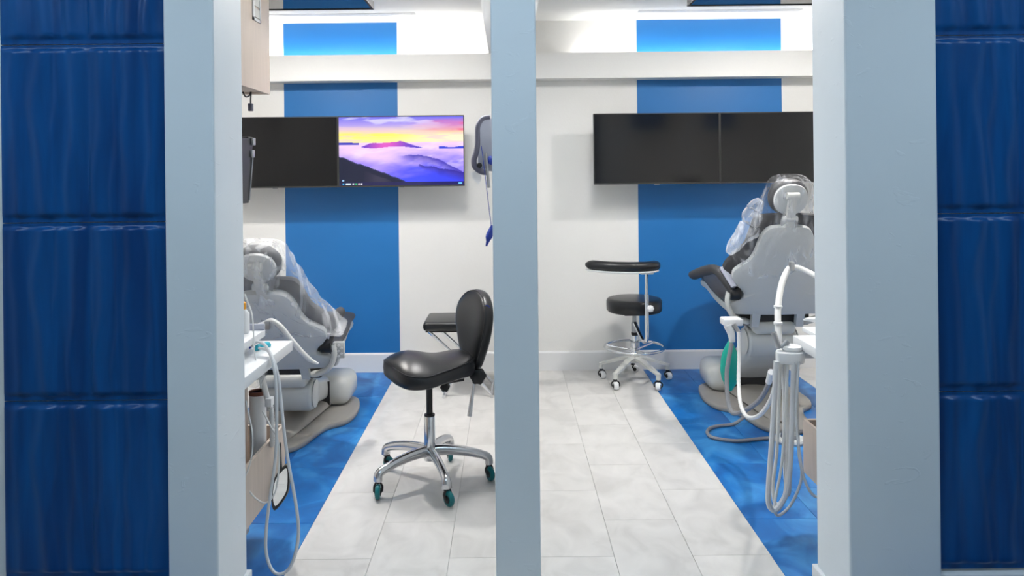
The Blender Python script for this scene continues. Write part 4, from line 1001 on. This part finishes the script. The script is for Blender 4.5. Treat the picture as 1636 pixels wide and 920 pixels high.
# reservoir bag and breathing hoses
YG = 4.12
rb = thing('breathing_bag', P(1166, 620, YG), 'teal rubber breathing bag hanging beside the right chair', 'bag')
bm = BM(); secs = []
for y_, r_ in ((544, 0.008), (552, 0.024), (562, 0.040), (575, 0.050), (590, 0.053), (603, 0.047), (614, 0.032), (621, 0.015), (625, 0.004)):
    p = P(1166 if y_ < 600 else 1166 + (y_ - 600) * 0.05, y_, YG); secs.append([p + Vector((r_ * math.cos(a), r_ * 0.55 * math.sin(a), 0)) for a in [2 * math.pi * k / 24 for k in range(24)]])
loft(bm, secs); obj('bag', bm, M['teal'], rb, ang=80)
bm = BM(); a_ = P(1155, 509, YG); b_ = P(1186, 520, YG); box(bm, a_.x, b_.x, YG - 0.02, YG + 0.07, b_.z, a_.z, bev=0.008); tube(bm, [(b_.x - 0.03, YG + 0.05, b_.z + 0.02), (1.40, 4.50, 0.60)], 0.012, smooth=0); obj('support_arm', bm, M['white'], rb)
bm = BM(); tube(bm, [P(1163, 519, YG - 0.005), P(1168, 532, YG - 0.01), P(1170, 546, YG - 0.01)], [0.026, 0.016], seg=12); obj('tee_fitting', bm, M['white'], rb)
bm = BM(); tube(bm, [P(1172, 518, YG - 0.025), P(1180, 530, YG - 0.035)], 0.012, seg=12, smooth=0); obj('valve', bm, M['steel'], rb)
hose('breathing_hose', M['hoseg'], 0.0115, [P(*q, Y) for q, Y in (((1169, 548), 4.07), ((1164, 575), 4.06), ((1161, 600), 4.05), ((1163, 640), 4.0), ((1170, 659), 3.95), ((1185, 658), 3.9), ((1208, 644), 3.8), ((1222, 626), 3.7), ((1230, 606), 3.6))], 'dark grey breathing hose looping below the teal bag', smooth=10, corr=0.08)
hose('breathing_hose', M['hosew'], 0.0095, [P(*q, Y) for q, Y in (((1180, 530), 4.04), ((1181, 570), 4.02), ((1180, 610), 3.96), ((1183, 645), 3.86), ((1193, 665), 3.78), ((1208, 666), 3.66), ((1222, 654), 3.54), ((1234, 630), 3.45), ((1242, 590), 3.3), ((1243, 579), 3.2))], 'white ribbed breathing hose looping from bag to holder', smooth=12, corr=0.12)
bm = BM(); tube(bm, [P(1228, 610, 3.58), P(1232, 594, 3.5)], 0.015, smooth=0, seg=12); obj('hose_cuff', bm, M['white'], None, label='white cuff joining the dark grey breathing hose below the holder', cat='cuff')
fc = [PF(*q, 0.012) for q in ((1190, 674), (1172, 677), (1148, 680), (1134, 684), (1130, 691), (1137, 698), (1155, 702), (1180, 704), (1210, 701), (1232, 699), (1250, 697), (1282, 700))]
for p in fc[:1]: p.z = 0.043
hose('floor_hose', M['hoseg'], 0.0095, fc, 'grey foot-control hose curling over the blue floor by the right chair')
# foot control disc at the edge of the plate
q = PF(1262, 705, 0.0)
ft = thing('foot_control', q, 'round grey foot control on the floor behind the hose bundle', 'pedal')
obj('base', lathe(BM(), [(0.0, 0.0), (0.08, 0.0), (0.085, 0.012), (0.078, 0.022), (0, 0.026)], q, seg=32), M['shell'], ft)
obj('dome', lathe(BM(), [(0.0, 0.024), (0.05, 0.024), (0.045, 0.045), (0.02, 0.055), (0, 0.056)], q, seg=28), M['steel'], ft)
